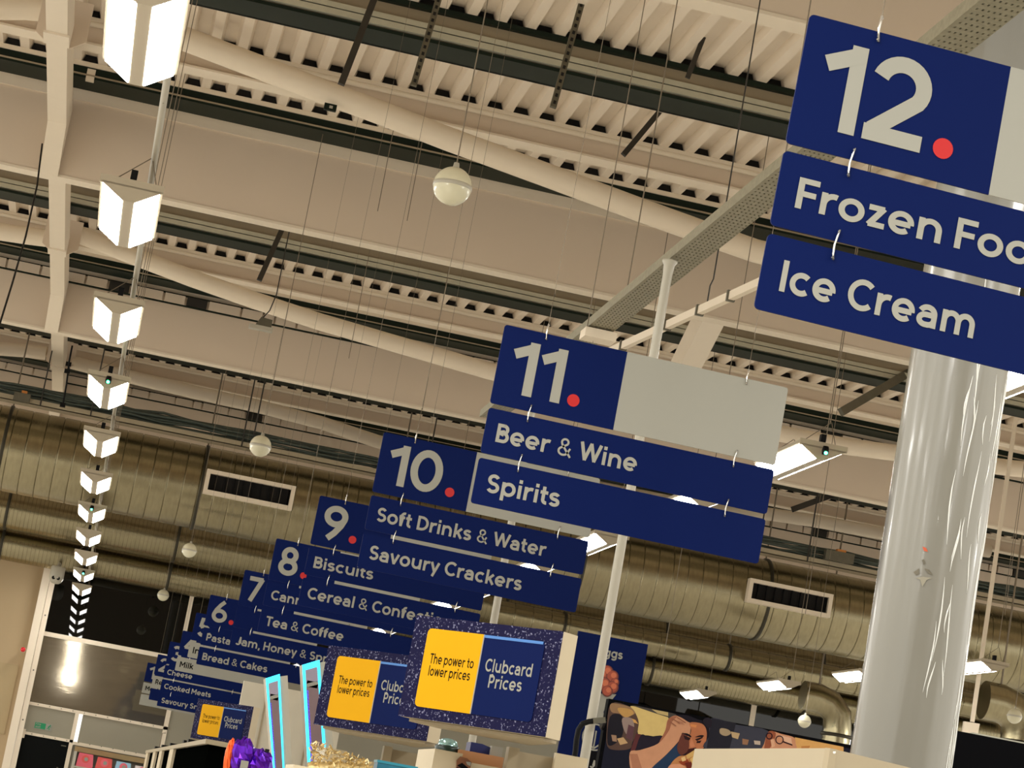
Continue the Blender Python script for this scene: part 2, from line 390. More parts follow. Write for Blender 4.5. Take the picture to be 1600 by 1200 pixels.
bow([(112, 566), (200, 588), (300, 612), (400, 634), (500, 660), (590, 690)], 39.1, 'far cream sagging tube just above the cable tray')
for (pts, Y, lab) in (([(72, 372), (40, 368), (0, 362), (-60, 362)], 30.2, 'cream tube leaving the girder towards the dangling black cable, middle bay'),
                      ([(70, 15), (40, 12), (0, 12), (-60, 16)], 21.3, 'cream tube leaving the girder on the window side, nearest bay'),
                      ([(72, 552), (40, 548), (0, 545), (-60, 546)], 39.1, 'cream tube leaving the girder on the window side, far bay')):
    bow(pts, Y, lab, right=False)

# raking strut beside the number 11 sign
a = at(1118, 478, 24.15); b = at(1062, 590, 26.6)
t = thing('raking_strut', 'cream box strut slanting down behind the white half of sign 11', 'strut', b)
mb = MB(); mb.bar(a, b, .26, .22, CREAM, up=(0, 1, .3)); mb.build('strut_body', t)

# ---------------------------------------------------------------- LED lamps
def make_lamp(name, label, loc, grp):
    t = thing(name, label, 'lamp', loc, grp); L = 1.22; w = .172
    mb = MB()
    sec = [(-w,.035),(-w+.012,.03),(-.03,-.055),(.03,-.055),(w-.012,.03),(w,.035),(w,.06),(-w,.06)]
    ring = [(a, -L/2, b) for a, b in sec]
    mb.prism(ring, (0, L, 0), LAMPBODY); mb.box((-w-.004, -L/2-.012, .02), (w+.004, -L/2, .066), LAMPBODY)
    mb.prism([(-w,-L/2-.012,.03),(-.03,-L/2-.012,-.058),(.03,-L/2-.012,-.058),(w,-L/2-.012,.03)], (0,.012,0), LAMPBODY)
    mb.build('housing', t, O3)
    for sx in (-1, 1):
        mb = MB(); p0 = Vector((sx*(w-.018), 0, .026)); p1 = Vector((sx*.034, 0, -.052)); nn = Vector((sx*.5, 0, -1)).normalized()*.006
        q = [p0+nn+Vector((0,-L/2+.02,0)), p1+nn+Vector((0,-L/2+.02,0)), p1+nn+Vector((0,L/2-.02,0)), p0+nn+Vector((0,L/2-.02,0))]
        mb.prism(q, -nn*.6, EMIT)
        mb.build('light_panel', t, O3)
    for y in (-L/2+.15, L/2-.15):
        mb = MB(); mb.tube([(-.13, y, .06), (.07, y, .245), (.078, y, .245), (.14, y, .06)], .003, WIRE, 5); mb.build('suspension_wire', t, O3)
    mb = MB(); mb.box((-.018, -L/2+.02, .06), (.018, -L/2+.07, .13), BLACKP); mb.build('connector', t, O3)
    return t
GL = mat('green led', rgb(20, 255, 110), .3, emit=(.02, 1, .25, 1), estr=30)
def add_sensor(t):
    mb = MB(); mb.lathe((0, -.68, 0), [(0, -.03), (.022, -.03), (.026, 0), (.02, .03), (0, .03)], BLACKP, 12); mb.build('sensor', t, O3)
    mb = MB(); mb.lathe((0, -.70, -.02), [(0, -.013), (.010, -.008), (.013, 0), (.010, .008), (0, .013)], GL, 10); mb.build('green_indicator', t, O3)
proto = None
def lamp(row, k, Y, x, label, grp, sensor=False):
    global proto
    if proto is None: proto = t = make_lamp('led_lamp', label, (x, Y, LAMP_Z), grp)
    else: t = copy_tree(proto)
    t.location = (x, Y, LAMP_Z); t['label'] = label; t['group'] = grp
    return t
LS = []
for k in range(11):
    Y = LAMP_Y0+LAMP_DY*k
    lab = 'twin-panel LED lamp, %s along the row over the dark end window' % (ORD[k] if k else 'first and nearest')
    LS.append((lamp('a', k, Y-(.16 if k == 0 else 0), ROWS['a']+(-.045, -.012, 0)[min(k, 2)], lab, 'lamp row toward the dark end window'), k in (3, 6, 9)))
for i, Y in enumerate((10.2, 13.6, 17.32, 20.6, 24.2, 27.6, 31.0, 34.0, 36.3, 40.9)):
    wh = ['seen beside the column edge under Ice Cream', 'beside the column under Ice Cream', 'with green light by sign 11', 'between the Beer and Spirits panels',
          'under the Spirits panel', 'half hidden behind Water', 'hidden behind Savoury Crackers', 'behind Savoury Crackers', 'behind Cereal panel', 'shining below the Cereal panel'][i]
    LS.append((lamp('b', i, Y, ROWS['b']+(.0 if i > 1 else .1), 'LED lamp %s in the middle row, %s' % (ORD[i], wh), 'middle lamp row behind the signs'), i == 2))
for i, Y in enumerate((28.62, 32.63, 36.44, 41.3)):
    wh = ['just past the far side of the column', 'touching the near side of the column', 'second from the column', 'above the photo screen'][i]
    LS.append((lamp('c', i, Y, ROWS['c']+(.2 if i < 1 else 0), 'LED lamp in front of the silver ducts, '+wh, 'lamp row by the silver ducts'), False))
cord_me = None
for i, (t, s) in enumerate(LS):
    if s: add_sensor(t)
    if i >= 11:                                        # these hang on their own cords
        if cord_me is None:
            mb = MB(); mb.tube([(.075, -.435, .243), (.075, -.435, 8.27-LAMP_Z)], .004, WIRE, 5); c = mb.build('cord', t, O3); cord_me = c.data
        else:
            c = bpy.data.objects.new('cord', cord_me); COL.objects.link(c); c.parent = t
# conduits the lamps hang from
for row, ya, yb, lab in (('a', 9.2, 44.5, 'white conduit running above the lamp row to the dark end window'),):
    x = ROWS[row]+.075
    t = thing('lighting_conduit', lab, 'conduit', (x, 26, 4.96))
    mb = MB(); mb.tube([(x, ya, 4.96), (x, yb, 4.96)], .019, WHITE, 10); mb.build('conduit_pipe', t)
    for k in range(11):
        y = LAMP_Y0+LAMP_DY*k+1.7
        if ya < y < yb-1 and not 36.8 < y < 39:
            mb = MB(); mb.tube([(x, y, 4.94), (x, y, 4.96), (x, y, 8.27)], .0035, WIRE, 5); mb.build('hanger_rod', t)
            mb = MB(); mb.lathe((x, y-.5, 4.96), [(.019, -.012), (.023, -.01), (.023, .01), (.019, .012)], WIRE, 10, 'Y'); mb.build('collar', t)

# ---------------------------------------------------------------- aisle signs
SW, NH, RH, G1, G2 = 1.2, .3266, .185, .019, .021
def panel_box(mb, x0, z0, x1, z1, m, corners=(1,1,1,1)):
    mb.prism(arc_rect(x0, z0, x1, z1, .012, -.003, corners), (0, .006, 0), m)
FITS = {}
def sign(n, px, py, Y, roll, rows, words, backs=()):
    p = at(px, py, Y)
    t = thing('aisle_sign', words, 'sign', p, 'hanging aisle signs', (0, math.radians(roll), 0))
    mb = MB(); panel_box(mb, 0, -NH, .5136, 0, BLUE, (1,0,0,1)); panel_box(mb, .5136, -NH, SW, 0, SIGNWHITE, (0,1,1,0))
    pn = mb.build('number_panel', t, O3)
    mb = MB(); xr = put_text(mb, str(n), .056, -NH+.057, .224, SIGNWHITE, -.0045, .18, tr=-.03); mb.build('numeral', pn, O3)
    mb = MB(); mb.disc((xr+.030+.0255, -.0045, -NH+.057+.0255), .0255, RED); mb.build('red_dot', pn, O3)
    z = -NH-G1; wires = []
    for i, (txt, m, w) in enumerate(rows):
        mb = MB(); panel_box(mb, 0, z-RH, SW, z, m); q = mb.build('category_panel', t, O3)
        if txt:
            mb = MB(); put_text(mb, txt, .05, z-RH/2-.038, .076, SIGNWHITE if m is BLUE else INK, -.0045, .18, w); mb.build('lettering', q, O3)
        if i < len(backs):
            mb = MB(); put_text(mb, backs[i], SW-.05, z-RH/2-.038, .076, SIGNWHITE if m is BLUE else INK, .0045, .18, None, True); mb.build('back_lettering', q, O3)
        for hx in (.165, 1.03):
            mb = MB(); g = G1 if i == 0 else G2
            mb.tube([(hx, -.012, z+g+.022), (hx+.003, -.008, z+g+.028), (hx, -.007, z+g+.012), (hx-.004, -.009, z+g/2), (hx-.003, -.007, z-.012), (hx-.001, -.009, z-.026), (hx-.005, -.012, z-.022)], .0028, HOOK, 6); mb.build('hook', t, O3)
        z -= RH+G2
    for hx in (.172, 1.02):
        mb = MB(); mb.tube([(hx, -.012, -.022), (hx+.004, -.007, -.026), (hx, -.006, .005), (hx+.003, -.004, .04), (hx+.006, 0, .035)], .0032, HOOK, 6); mb.build('hook', t, O3)
        mb = MB(); mb.tube([(hx+.003, -.003, .03), (hx+.003, 0, .17), (hx+.008, 0, .16), (hx+.003, 0, .19), (hx+.003, 0, (4.42 if hx > .5 and Y < 16.4 else 8.27)-p.z)], .0013, WIRE, 5); mb.build('hanging_wire', t, O3)
    return t
B, WH = BLUE, SIGNWHITE
sign(12, 1265.5, 22, 5.50, 1.5, [('Frozen Food', B, .665), ('Ice Cream', B, .485)], 'large blue hanging aisle sign number 12, Frozen Food and Ice Cream')
sign(11, 789, 507, 9.66, .6, [('Beer & Wine', B, .585), ('Spirits', B, .302)], 'blue hanging aisle sign number 11 with a blank white half, Beer & Wine')
sign(10, 600, 675, 13.0, .6, [('Soft Drinks & Water', B, .93), ('Savoury Crackers', B, .835)], 'blue hanging aisle sign number 10, Soft Drinks & Water')
sign(9, 500, 774, 16.2, .6, [('Biscuits', B, .40), ('Cereal & Confectionery', B, None)], 'blue hanging aisle sign number 9, Biscuits and Cereal')
sign(8, 432, 841, 19.3, .6, [('Canned', B, None), ('Tea & Coffee', B, None)], 'blue hanging aisle sign number 8, Tea & Coffee')
sign(7, 383, 890, 22.6, .5, [('', B, None), ('Jam, Honey & Spreads', B, None)], 'blue hanging aisle sign number 7, Jam and Honey')
sign(6, 329, 929, 26.1, .5, [('Pasta,', B, None), ('Bread & Cakes', B, None)], 'blue hanging aisle sign number 6, Pasta and Bread & Cakes')
sign(5, 307, 957, 29.4, .4, [('In', WH, None)], 'aisle sign number 5 with one white lower panel, behind sign 6')
sign(4, 286, 985, 32.9, .4, [('Milk', WH, None)], 'aisle sign number 4 with a white Milk panel')
sign(3, 266, 1002, 36.3, .4, [('Cheese', B, None), ('Cooked Meats', B, None), ('Savoury Snacks', B, None)], 'aisle sign number 3 with Cheese, Cooked Meats and Savoury panels')
sign(2, 247, 1022, 40.4, .4, [('Ready Meals', WH, None), ('', B, None)], 'aisle sign number 2 half hidden behind sign 3', )
sign(1, 231, 1035, 43.7, .4, [('Meat', WH, None), ('', WH, None)], 'aisle sign number 1 with a white Meat panel, nearest the end wall', ('Poultry', 'Pizza &'))

# ---------------------------------------------------------------- column, power pole, cable trays
t = thing('wrapped_column', 'thick white column in crinkled glossy wrap', 'column', (2.72, 8.0, 0))
mb = MB(); mb.lathe((2.72, 8.0, 0), [(.169, 0), (.169, 2), (.169, 3.5), (.167, 5.2), (.167, 8.25)], WRAP, 64); mb.build('column_shaft', t)
mb = MB(); mb.lathe((2.72, 8.0, 0), [(.17, 5.42), (.173, 5.425), (.173, 5.44), (.17, 5.445)], WRAP, 64); mb.build('wrap_seam', t)
SCUFF = mat('scuff', rgb(104, 98, 84), .8, noise=.4, nscale=60); ORANGE = mat('orange mark', rgb(190, 84, 52), .7)
mb = MB()
def on_col(px, py):                                   # where the sight line meets the shaft
    d = ray(px, py); ox, oy = EYE.x-2.72, EYE.y-8.0; R = .1715
    A = d.x*d.x+d.y*d.y; Bq = 2*(ox*d.x+oy*d.y); Cq = ox*ox+oy*oy-R*R
    tt = (-Bq-math.sqrt(max(0, Bq*Bq-4*A*Cq)))/(2*A); return EYE+d*tt
for pts, m in (([(1427,894),(1436,888),(1437,897),(1431,899)], SCUFF), ([(1444,888),(1452,890),(1458,899),(1450,896)], SCUFF), ([(1440,875),(1444,874),(1446,880),(1443,883)], SCUFF),
               ([(1441,854),(1447,856),(1450,862),(1444,861)], ORANGE), ([(1430,903),(1442,901),(1456,903),(1448,906),(1441,917),(1438,906)], GREYP)):
    mb.poly([on_col(*q) for q in pts], m)
mb.build('scuff_mark', t)
CREASE_GLINT = mat('wrap crease highlight', rgb(215, 215, 208), .08, spec=.8, coat=.6)
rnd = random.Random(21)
for i in range(44):                                    # ridges where the film is pulled tight, coloured pale to paint in highlight streaks
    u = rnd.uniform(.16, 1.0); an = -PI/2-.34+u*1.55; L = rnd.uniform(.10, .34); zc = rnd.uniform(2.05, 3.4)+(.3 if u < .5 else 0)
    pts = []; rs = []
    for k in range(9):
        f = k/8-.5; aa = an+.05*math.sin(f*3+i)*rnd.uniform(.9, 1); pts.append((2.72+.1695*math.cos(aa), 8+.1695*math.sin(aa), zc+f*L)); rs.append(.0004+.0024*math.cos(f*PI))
    mb = MB(); mb.tube(pts, rs, CREASE_GLINT, 6); mb.build('crease_highlight', t)
for yp, lab in ((11.05, 'thin white pole with a flared cap in front of the egg board'), (14.29, 'thin white pole rising behind the nearest promotion board')):
    t = thing('power_pole', lab, 'pole', (2.29, yp, 0), 'thin white power poles')
    mb = MB(); mb.tube([(2.29, yp, 0), (2.29, yp, 4.36)], .0225, WHITE, 16); mb.build('pole_shaft', t)
    mb = MB(); mb.lathe((2.29, yp, 4.33), [(.0225, 0), (.026, .045), (.036, .06), (.036, .068), (0, .07)], WHITE, 20); mb.build('flared_cap', t)
t = thing('perforated_tray', 'perforated metal cable tray running over sign 11 to the column', 'cable tray', (2.37, 10, 4.42))
mb = MB(); y = 5.5; xa, xb = 2.30, 2.435
while y < 16.5:                                        # slotted floor of the tray
    mb.box((xa, y, 4.42), (xb, y+.034, 4.424), TRAYM)
    for k in range(7): mb.box((xa+k*.0193, y+.034, 4.42), (xa+k*.0193+.0125, y+.05, 4.424), TRAYM)
    y += .05
mb.build('tray_floor', t)
mb = MB(); mb.box((xa-.004, 5.5, 4.42), (xa, 16.5, 4.47), TRAYM); mb.box((xb, 5.5, 4.42), (xb+.004, 16.5, 4.47), TRAYM); mb.build('tray_side', t)
mb = MB()
for k in range(4): mb.tube([(xa+.02+k*.03, 5.5, 4.445), (xa+.02+k*.03, 16.5, 4.445)], .012, CABLE, 6)
mb.build('cable', t)
mb = MB(); mb.box((xa-.02, 12.9, 4.36), (xb+.02, 13.05, 4.41), CREAM); mb.build('tray_bracket', t)
for yy in (6.6, 9.2, 12.95):
    mb = MB(); mb.tube([(xa-.006, yy, 4.42), (xa-.006, yy, 8.27)], .003, WIRE, 5); mb.build('hanger_rod', t)
a = at(948, 552, 14.25); b = at(1200, 436, 11.7)
t = thing('trunking_rail', 'narrow cream trunking rail slanting past the raking strut', 'rail', a)
mb = MB(); mb.bar(a, b, .03, .045, CREAM); mb.build('rail_body', t)
for f in (.12, .42, .62, .8):
    c = a.lerp(b, f); mb = MB(); mb.bar(c-Vector((0,.012,0)), c+Vector((0,.012,0)), .045, .058, STEEL); mb.build('clip', t)
c = a.lerp(b, .66); mb = MB(); mb.tube([c+Vector((0,0,.03)), c+Vector((0,0,.12)), c+Vector((.012,0,.16)), c+Vector((.012,0,3.3))], .004, DARKSTEEL, 6); mb.build('hanger_rod', t)

# struts and rods hanging out of the roof
def strut(p, q, Y, w, m, label, Y2=None, holes=False):
    a = at(p[0], p[1], Y); b = at(q[0], q[1], Y2 or Y); a = a+(a-b)*(max(0, 8.15-a.z)/max(.05, (a-b).z))
    t = thing('hanger_strut', label, 'strut', b, 'struts hanging from the roof')
    mb = MB(); mb.bar(a, b, w, w*.55, m, up=(0, 1, 0)); mb.build('channel', t)
    if holes:
        mb = MB(); nh = int((a-b).length/.065)
        dr = (a-b).normalized()
        for i in range(nh): 
            c = b+dr*(.03+i*.065)+Vector((0,-w*.29,0)); mb.bar(c, c+dr*.03, w*.45, .004, BLACK, up=(0, 1, 0))
        mb.build('slot_row', t)
strut((584, 0), (533, 132), 19.0, .055, DARKSTEEL, 'dark steel strut in front of the rails, first from the lamp row', 18.8)
strut((685, 0), (646, 134), 19.0, .05, STEEL, 'slotted grey strut, second from the lamp row', 18.8, True)
strut((910, 0), (864, 168), 18.6, .05, STEEL, 'slotted grey strut above the round pendant', 18.4, True)
strut((1122, 0), (1074, 122), 18.9, .04, DARKSTEEL, 'dark strut with a black foot near sign 12', 18.9)
strut((1030, 175), (974, 242), 20.9, .05, DARKSTEEL, 'short dark strut below the green beam near sign 12', 20.7)
strut((440, 360), (405, 438), 27.9, .06, DARKSTEEL, 'dark strut above the small ceiling sensor', 27.7)
strut((1390, 600), (1314, 644), 28.2, .1, STEEL, 'grey channel strut just beside the column', 27.6)
strut((1288, 778), (1238, 796), 37.4, .09, DARKSTEEL, 'dark strut in the far bay beside sign 11', 37.2)

# ---------------------------------------------------------------- ducts and the tray in front of them
def duct(name, label, x0, x1, Y, z, r, step, top=8.25, grp=None, gv=.016):
    t = thing(name, label, 'duct', ((x0+x1)/2, Y, z), grp)
    mb = MB(); prof = []; x = x0
    while x < x1:
        prof += [(r, x), (r, x+step*.03), (r, x+step*.91), (r, x+step*.935), (r-gv, x+step*.95), (r-gv, x+step*.985)]; x += step
    mb.lathe((0, Y, z), prof, DUCT, 48, 'X'); mb.build('duct_body', t)
    for hx in [x0+1.2+3*i for i in range(int((x1-x0)/3))]:
        mb = MB(); mb.lathe((0, Y, z), [(r+.004, hx), (r+.022, hx+.002), (r+.022, hx+.05), (r+.004, hx+.052)], DUCT_DARK, 40, 'X'); mb.build('strap', t)
        mb = MB(); mb.tube([(hx+.025, Y-.02, z+r), (hx+.025, Y-.02, top)], .012, WIRE, 6); mb.build('hanger_rod', t)
    return t
YD, ZDU, RD = 38.0, 6.13, .64
big = duct('air_duct', 'largest silver ribbed air duct with rectangular grilles', -6, 17, YD, ZDU, RD, .24)
for gx in (1.94, 10.5):
    mb = MB(); y0 = YD-RD-.16; z0, z1 = 5.97, 6.34; hw = .68
    for (a, b) in (((gx-hw, y0, z1-.06), (gx+hw, y0+.16, z1)), ((gx-hw, y0, z0), (gx+hw, y0+.16, z0+.06)), ((gx-hw, y0, z0+.06), (gx-hw+.06, y0+.16, z1-.06)), ((gx+hw-.06, y0, z0+.06), (gx+hw, y0+.16, z1-.06))):
        mb.box(a, b, CREAM)
    g = mb.build('grille_frame', big)
    mb = MB(); mb.box((gx-hw+.06, y0+.10, z0+.06), (gx+hw-.06, y0+.12, z1-.06), BLACK); 
    for i in range(9):
        xx = gx-hw+.06+(i+.7)*.138; mb.box((xx, y0+.05, z0+.06), (xx+.008, y0+.10, z1-.06), BLACKP)
    mb.build('grille_slats', g, big.location)
duct('air_duct', 'middle silver ribbed duct tucked below the largest duct', -6, 17, 44.3, 5.85, .36, .07, gv=.008)
duct('air_duct', 'lowest silver ribbed duct above the dark window', -6, 17, 44.9, 5.294, .30, .07, 5.7, gv=.008)
duct('air_duct', 'slim silver duct on the column side beneath the grille', 6.8, 17, 42.5, 5.545, .225, .33)
for (px, py, Y, lab, r) in ((1300, 1122, 39.5, 'silver duct elbow beside the column near the round pendant', .24), (1585, 1132, 36.5, 'silver duct elbow past the column over the black screen', .3)):
    c = at(px, py, Y); t = thing('duct_elbow', lab, 'duct', c)
    mb = MB(); mb.tube([c+Vector((-.55, 0, .28)), c+Vector((-.3, 0, .28)), c+Vector((-.08, 0, .22)), c+Vector((.08, 0, .06)), c+Vector((.12, 0, -.2)), c+Vector((.12, 0, -.5))], r, DUCT, 24); mb.build('elbow', t)
    mb = MB(); mb.lathe(c+Vector((.12, 0, -.3)), [(r+.005, 0), (r+.03, .01), (r+.03, .05), (r+.005, .06)], DUCT_DARK, 24); mb.build('collar', t)
    mb = MB(); mb.tube([c+Vector((-.3, 0, .3)), c+Vector((-.3, 0, 8.2-c.z))], .015, WIRE, 6); mb.build('hanger_rod', t)
t = thing('basket_cable_tray', 'long cable tray packed with dark cables in front of the largest duct', 'cable tray', (5, 37.0, 6.74))
ZT = 6.73; YT = 36.95
TL_ = mat('tray lip', rgb(150, 138, 114), .5); mb = MB(); mb.box((X0, YT, ZT), (X1, YT+.02, ZT+.08), TL_); mb.box((X0, YT, ZT), (X1, YT+.35, ZT+.012), TL_); mb.build('tray_lip', t)
mb = MB()
for i in range(9):
    zz = ZT+.09+.022*i; pts = []
    xx = X0
    while xx <= X1: pts.append((xx, YT+.05+.03*(i % 3)+random.uniform(-.015, .015), zz+random.uniform(-.03, .015))); xx += .45
    mb.tube(pts, .022, CABLE, 5)
mb.build('cable', t)
for hx in (-1.35, -.6, 1.68, 1.83, 4.5, 9.8, 10.6, 13):
    mb = MB(); mb.tube([(hx, YT-.01, ZT), (hx, YT-.01, 8.25)], .011, DARKSTEEL, 6); mb.build('hanger_rod', t)
c = at(35, 618, 36.9); t = thing('tray_unit', 'grey box with an orange top sitting on the cable tray', 'box', (c.x, 36.9, ZT+.2))
mb = MB(); mb.box((c.x-.12, 36.84, c.z-.10), (c.x+.12, 36.95, c.z+.03), STEEL); mb.build('box_body', t)
mb = MB(); mb.box((c.x-.02, 36.86, c.z+.03), (c.x+.06, 36.93, c.z+.07), mat('orange', rgb(190, 120, 50), .6)); mb.build('box_cap', t)
c = at(1310, 868, 36.9); t = thing('tray_unit', 'grey box on the cable tray close to the column', 'box', (c.x, 36.9, ZT+.2))
mb = MB(); mb.box((c.x-.23, 36.80, c.z-.10), (c.x+.23, 36.93, c.z+.05), STEEL); mb.build('box_body', t)
mb = MB(); mb.box((c.x-.05, 36.82, c.z+.05), (c.x+.09, 36.92, c.z+.09), MATS['orange']); mb.build('box_cap', t)

# ---------------------------------------------------------------- pendants, sensors, cameras, loose cables
GLOBE = mat('pendant globe', rgb(206, 200, 172), .22, noise=.03, coat=.4)
def globe(px, py, Y, r, label):
    c = at(px, py, Y); t = thing('globe_pendant', label, 'pendant', c, 'round pendants')
    mb = MB(); pr = [(0, -r)]+[(r*math.sin(PI*k/16), -r*math.cos(PI*k/16)) for k in range(1, 16)]+[(0, r)]
    mb.lathe(c, pr, GLOBE, 28); mb.build('globe', t)
    mb = MB(); mb.lathe(c, [(r*.98, -.012), (r*1.012, -.01), (r*1.012, .01), (r*.98, .012)], WHITE, 28); mb.lathe(c+Vector((0,0,r*.97)), [(0, .03), (.014, .028), (.018, 0)], WHITE, 12); mb.build('rim', t)
    mb = MB(); mb.tube([c+Vector((0,0,r)), (c.x, c.y, 8.28)], .0035, WIRE, 6); mb.build('cord', t)
globe(707, 291, 12.5, .103, 'large round pendant with its cord, in front of the second fascia')
globe(407, 697, 23.5, .104, 'white round pendant hanging over the cable tray')
globe(296, 860, 35.3, .105, 'beige round pendant in front of the lowest duct')
globe(255, 930, 43.5, .102, 'round pendant against the dark end window')
globe(1257, 1127, 36.4, .10, 'round pendant beside the duct elbow above the photo screen')
globe(1585, 1119, 31.0, .10, 'round pendant above the black screen past the column')
c = at(408, 510, 27.8); t = thing('ceiling_sensor', 'small white sensor box on a dark cord above sign 10', 'sensor', c)
mb = MB(); mb.box(c+Vector((-.135, -.06, -.045)), c+Vector((.135, .06, .0)), WHITE); mb.build('sensor_base', t)
mb = MB(); mb.prism([c+Vector((-.07,-.05,0)), c+Vector((.11,-.05,0)), c+Vector((.11,-.05,.09)), c+Vector((-.02,-.05,.10))], (0,.1,0), STEEL); mb.build('bracket', t)
mb = MB(); mb.tube([c+Vector((-.05,0,.0)), c+Vector((.0,0,.1)), c+Vector((.06,0,.2)), c+Vector((.1,0,.4)), c+Vector((.1,0,.9)), c+Vector((.1,0,8.15-c.z))], .007, DARKSTEEL, 6); mb.build('cord', t)
c = at(89, 898, 43.6); t = thing('security_camera', 'white dome security camera under the ducts by the wall post', 'camera', c)
mb = MB(); r = .125
mb.lathe(c, [(0, -.165), (.06, -.155), (.10, -.12), (r, -.06), (r, .125), (.105, .145), (0, .145)], WHITE, 24); mb.build('camera_housing', t)
mb = MB(); 
for sx in (-.045, .035): mb.lathe(c+Vector((sx, -.118, -.065)), [(0, 0), (.03, 0), (.032, .03), (0, .03)], BLACKP, 14, 'Y')
mb.build('lens', t)
mb = MB(); mb.tube([c+Vector((0,0,.14)), c+Vector((0,.1,.2)), c+Vector((0,1.1,.26))], .03, WHITE, 10); mb.build('mount', t)
t = thing('hanging_cable', 'black cable dangling from the roof beside the girder', 'cable', at(0, 520, 20))
mb = MB(); mb.tube([at(66, 225, 23.2), at(58, 290, 22.6), at(40, 370, 21.6), at(20, 440, 20.7), at(0, 505, 20.0), at(-14, 545, 19.6)], .0085, BLACKP, 6); mb.build('cable', t)
t = thing('drop_cable', 'black cable clipped down the far girder to the cable tray', 'cable', at(97, 632, 36.9))
mb = MB(); mb.tube([at(113, 540, 36.6), at(108, 565, 36.6), at(104, 600, 36.7), at(98, 634, 36.98)], .014, BLACKP, 6)
for q in ((107, 569), (105, 580), (98, 633)): 
    c = at(q[0], q[1], 36.65); mb.box(c-Vector((.04,.03,.03)), c+Vector((.04,.03,.03)), BLACKP)
mb.build('cable', t)
c = at(516, 168, 21.19); mb = MB(); mb.box(c-Vector((.055, .02, .03)), c+Vector((.055, .02, .03)), GREEN); mb.box(c+Vector((-.01, -.025, -.012)), c+Vector((.02, -.02, .012)), WHITE)
tag(mb.build('tag_plate'), 'small dark tag plate hanging by the long sagging tube', 'plate')
c = at(137, 139, 23.38); mb = MB(); mb.box((c.x-.04, 23.37, 8.03), (c.x+.04, 23.45, 8.14), CREAM); tag(mb.build('junction_box'), 'small cream box under the edge beam beside the girder', 'box')
c = at(1515, 1136, 30.0); t = thing('hanging_unit', 'small beige panel on a rod just past the column', 'panel', c)
mb = MB(); mb.prism([Vector((p.x, c.y, p.z)) for p in [at(*q, 30.0) for q in ((1507,1127),(1531,1131),(1527,1152),(1504,1148))]], (0, .05, 0), CREAM); mb.build('panel_body', t)
a = at(1520, 1128, 30.0); mb = MB(); mb.bar((a.x, 30.02, a.z), (a.x, 30.02, 8.2), .05, .03, CREAM, up=(0,1,0)); mb.build('rod', t)
for i, (px, y0, y1, Y) in enumerate(((590, 250, 330, 22.5), (636, 262, 345, 22.5), (1290, 560, 690, 17.3), (975, 340, 480, 14.0), (1570, 790, 960, 25), (1258, 840, 960, 28), (1030, 1035, 1070, 30), (545, 505, 560, 28), (660, 560, 640, 28))):
    b = at(px, y1, Y); mb = MB(); mb.tube([b, (b.x, b.y, 8.28)], .004, WIRE, 5)
    tag(mb.build('drop_wire'), ['thin wire in front of the second fascia, nearer the lamp row', 'thin wire in front of the second fascia, nearer the pendant', 'grey drop wire above the green lamp light', 'thin wire behind the sagging tube by the tray', 'tan drop wire past the column',
        'pale drop wire below sign 11 beside the column', 'white hooked rod above the photo screen', 'thin wire crossing the third fascia', 'thin wire on the third fascia by sign 10'][i], 'wire', 'thin drop wires')

# ---------------------------------------------------------------- end wall
mb = MB(); mb.box((-.9, YW, 3.94), (X1, YW+.1, 8.3), GLASS); structure(mb.build('window_1'))
mb = MB(); mb.box((-.9, YW, 2.64), (1.70, YW+.1, 3.86), BRUSHED); structure(mb.build('wall_end'))
mb = MB(); mb.box((-9, YW-.02, 0), (-.92, YW+.1, 8.3), PLASTER); structure(mb.build('wall_left'))
mb = MB(); mb.box((-9, YW-.035, 2.0), (-1.06, YW-.02, 3.25), mat('plaster panel', rgb(162, 142, 106), .7)); structure(mb.build('trim_5'))
mb = MB(); mb.box((.24, YW, 2.1), (1.70, YW+.1, 2.6), GREYP); mb.box((-.86, YW, 2.1), (.10, YW+.1, 2.6), GREYP); mb.box((1.75, YW, 0), (X1, YW+.1, 3.9), GREYP); mb.box((.1, YW+.02, 0), (1.75, YW+.1, 2.1), GREYP); structure(mb.build('wall_end_lower'))
mb = MB()
def trim(a, b): mb.box((a[0], YW-.03, a[1]), (b[0], YW+.02, b[1]), CREAM)
trim((-.9, 3.86), (X1, 3.94)); trim((-.9, 2.6), (1.78, 2.655)); trim((-.9, 2.07), (.16, 2.12)); trim((.10, 0), (.17, 2.6)); trim((.17, 2.04), (1.78, 2.1)); trim((1.70, 1.6), (1.78, 3.9)); trim((1.70, 3.94), (1.775, 8.2)); trim((6.8, 3.94), (6.9, 8.2)); trim((12.5, 3.94), (12.6, 8.2))
xx = -.8
while xx < 1.7:
    for zz in (2.63, 2.095):
        mb.box((xx, YW-.036, zz-.008), (xx+.016, YW-.03, zz+.008), STEEL)
    xx += .21
structure(mb.build('trim_6'))
mb = MB(); mb.box((-.98, YW-.22, 0), (-.84, YW+.0, 5.6), CREAM); mb.box((-.835, YW-.2, 0), (-.74, YW, 5.6), CREAM)
for zz in (2.3, 3.2, 4.2, 5.0): mb.box((-.80, YW-.207, zz), (-.775, YW-.2, zz+.025), STEEL)
structure(mb.build('trim_7'))
c = at(36, 1015, YW-.25); t = thing('alarm_light', 'small red round alarm light on the cream wall post', 'alarm', c)
mb = MB(); mb.lathe(c, [(0, -.045), (.03, -.035), (.046, 0), (.03, .035), (0, .045)], mat('alarm red', rgb(205, 20, 34), .2), 16, 'Y'); mb.build('red_dome', t)
mb = MB(); mb.lathe(c+Vector((0, .03, 0)), [(0, 0), (.05, 0), (.05, .02), (0, .02)], CREAM, 16, 'Y'); mb.build('base_plate', t)
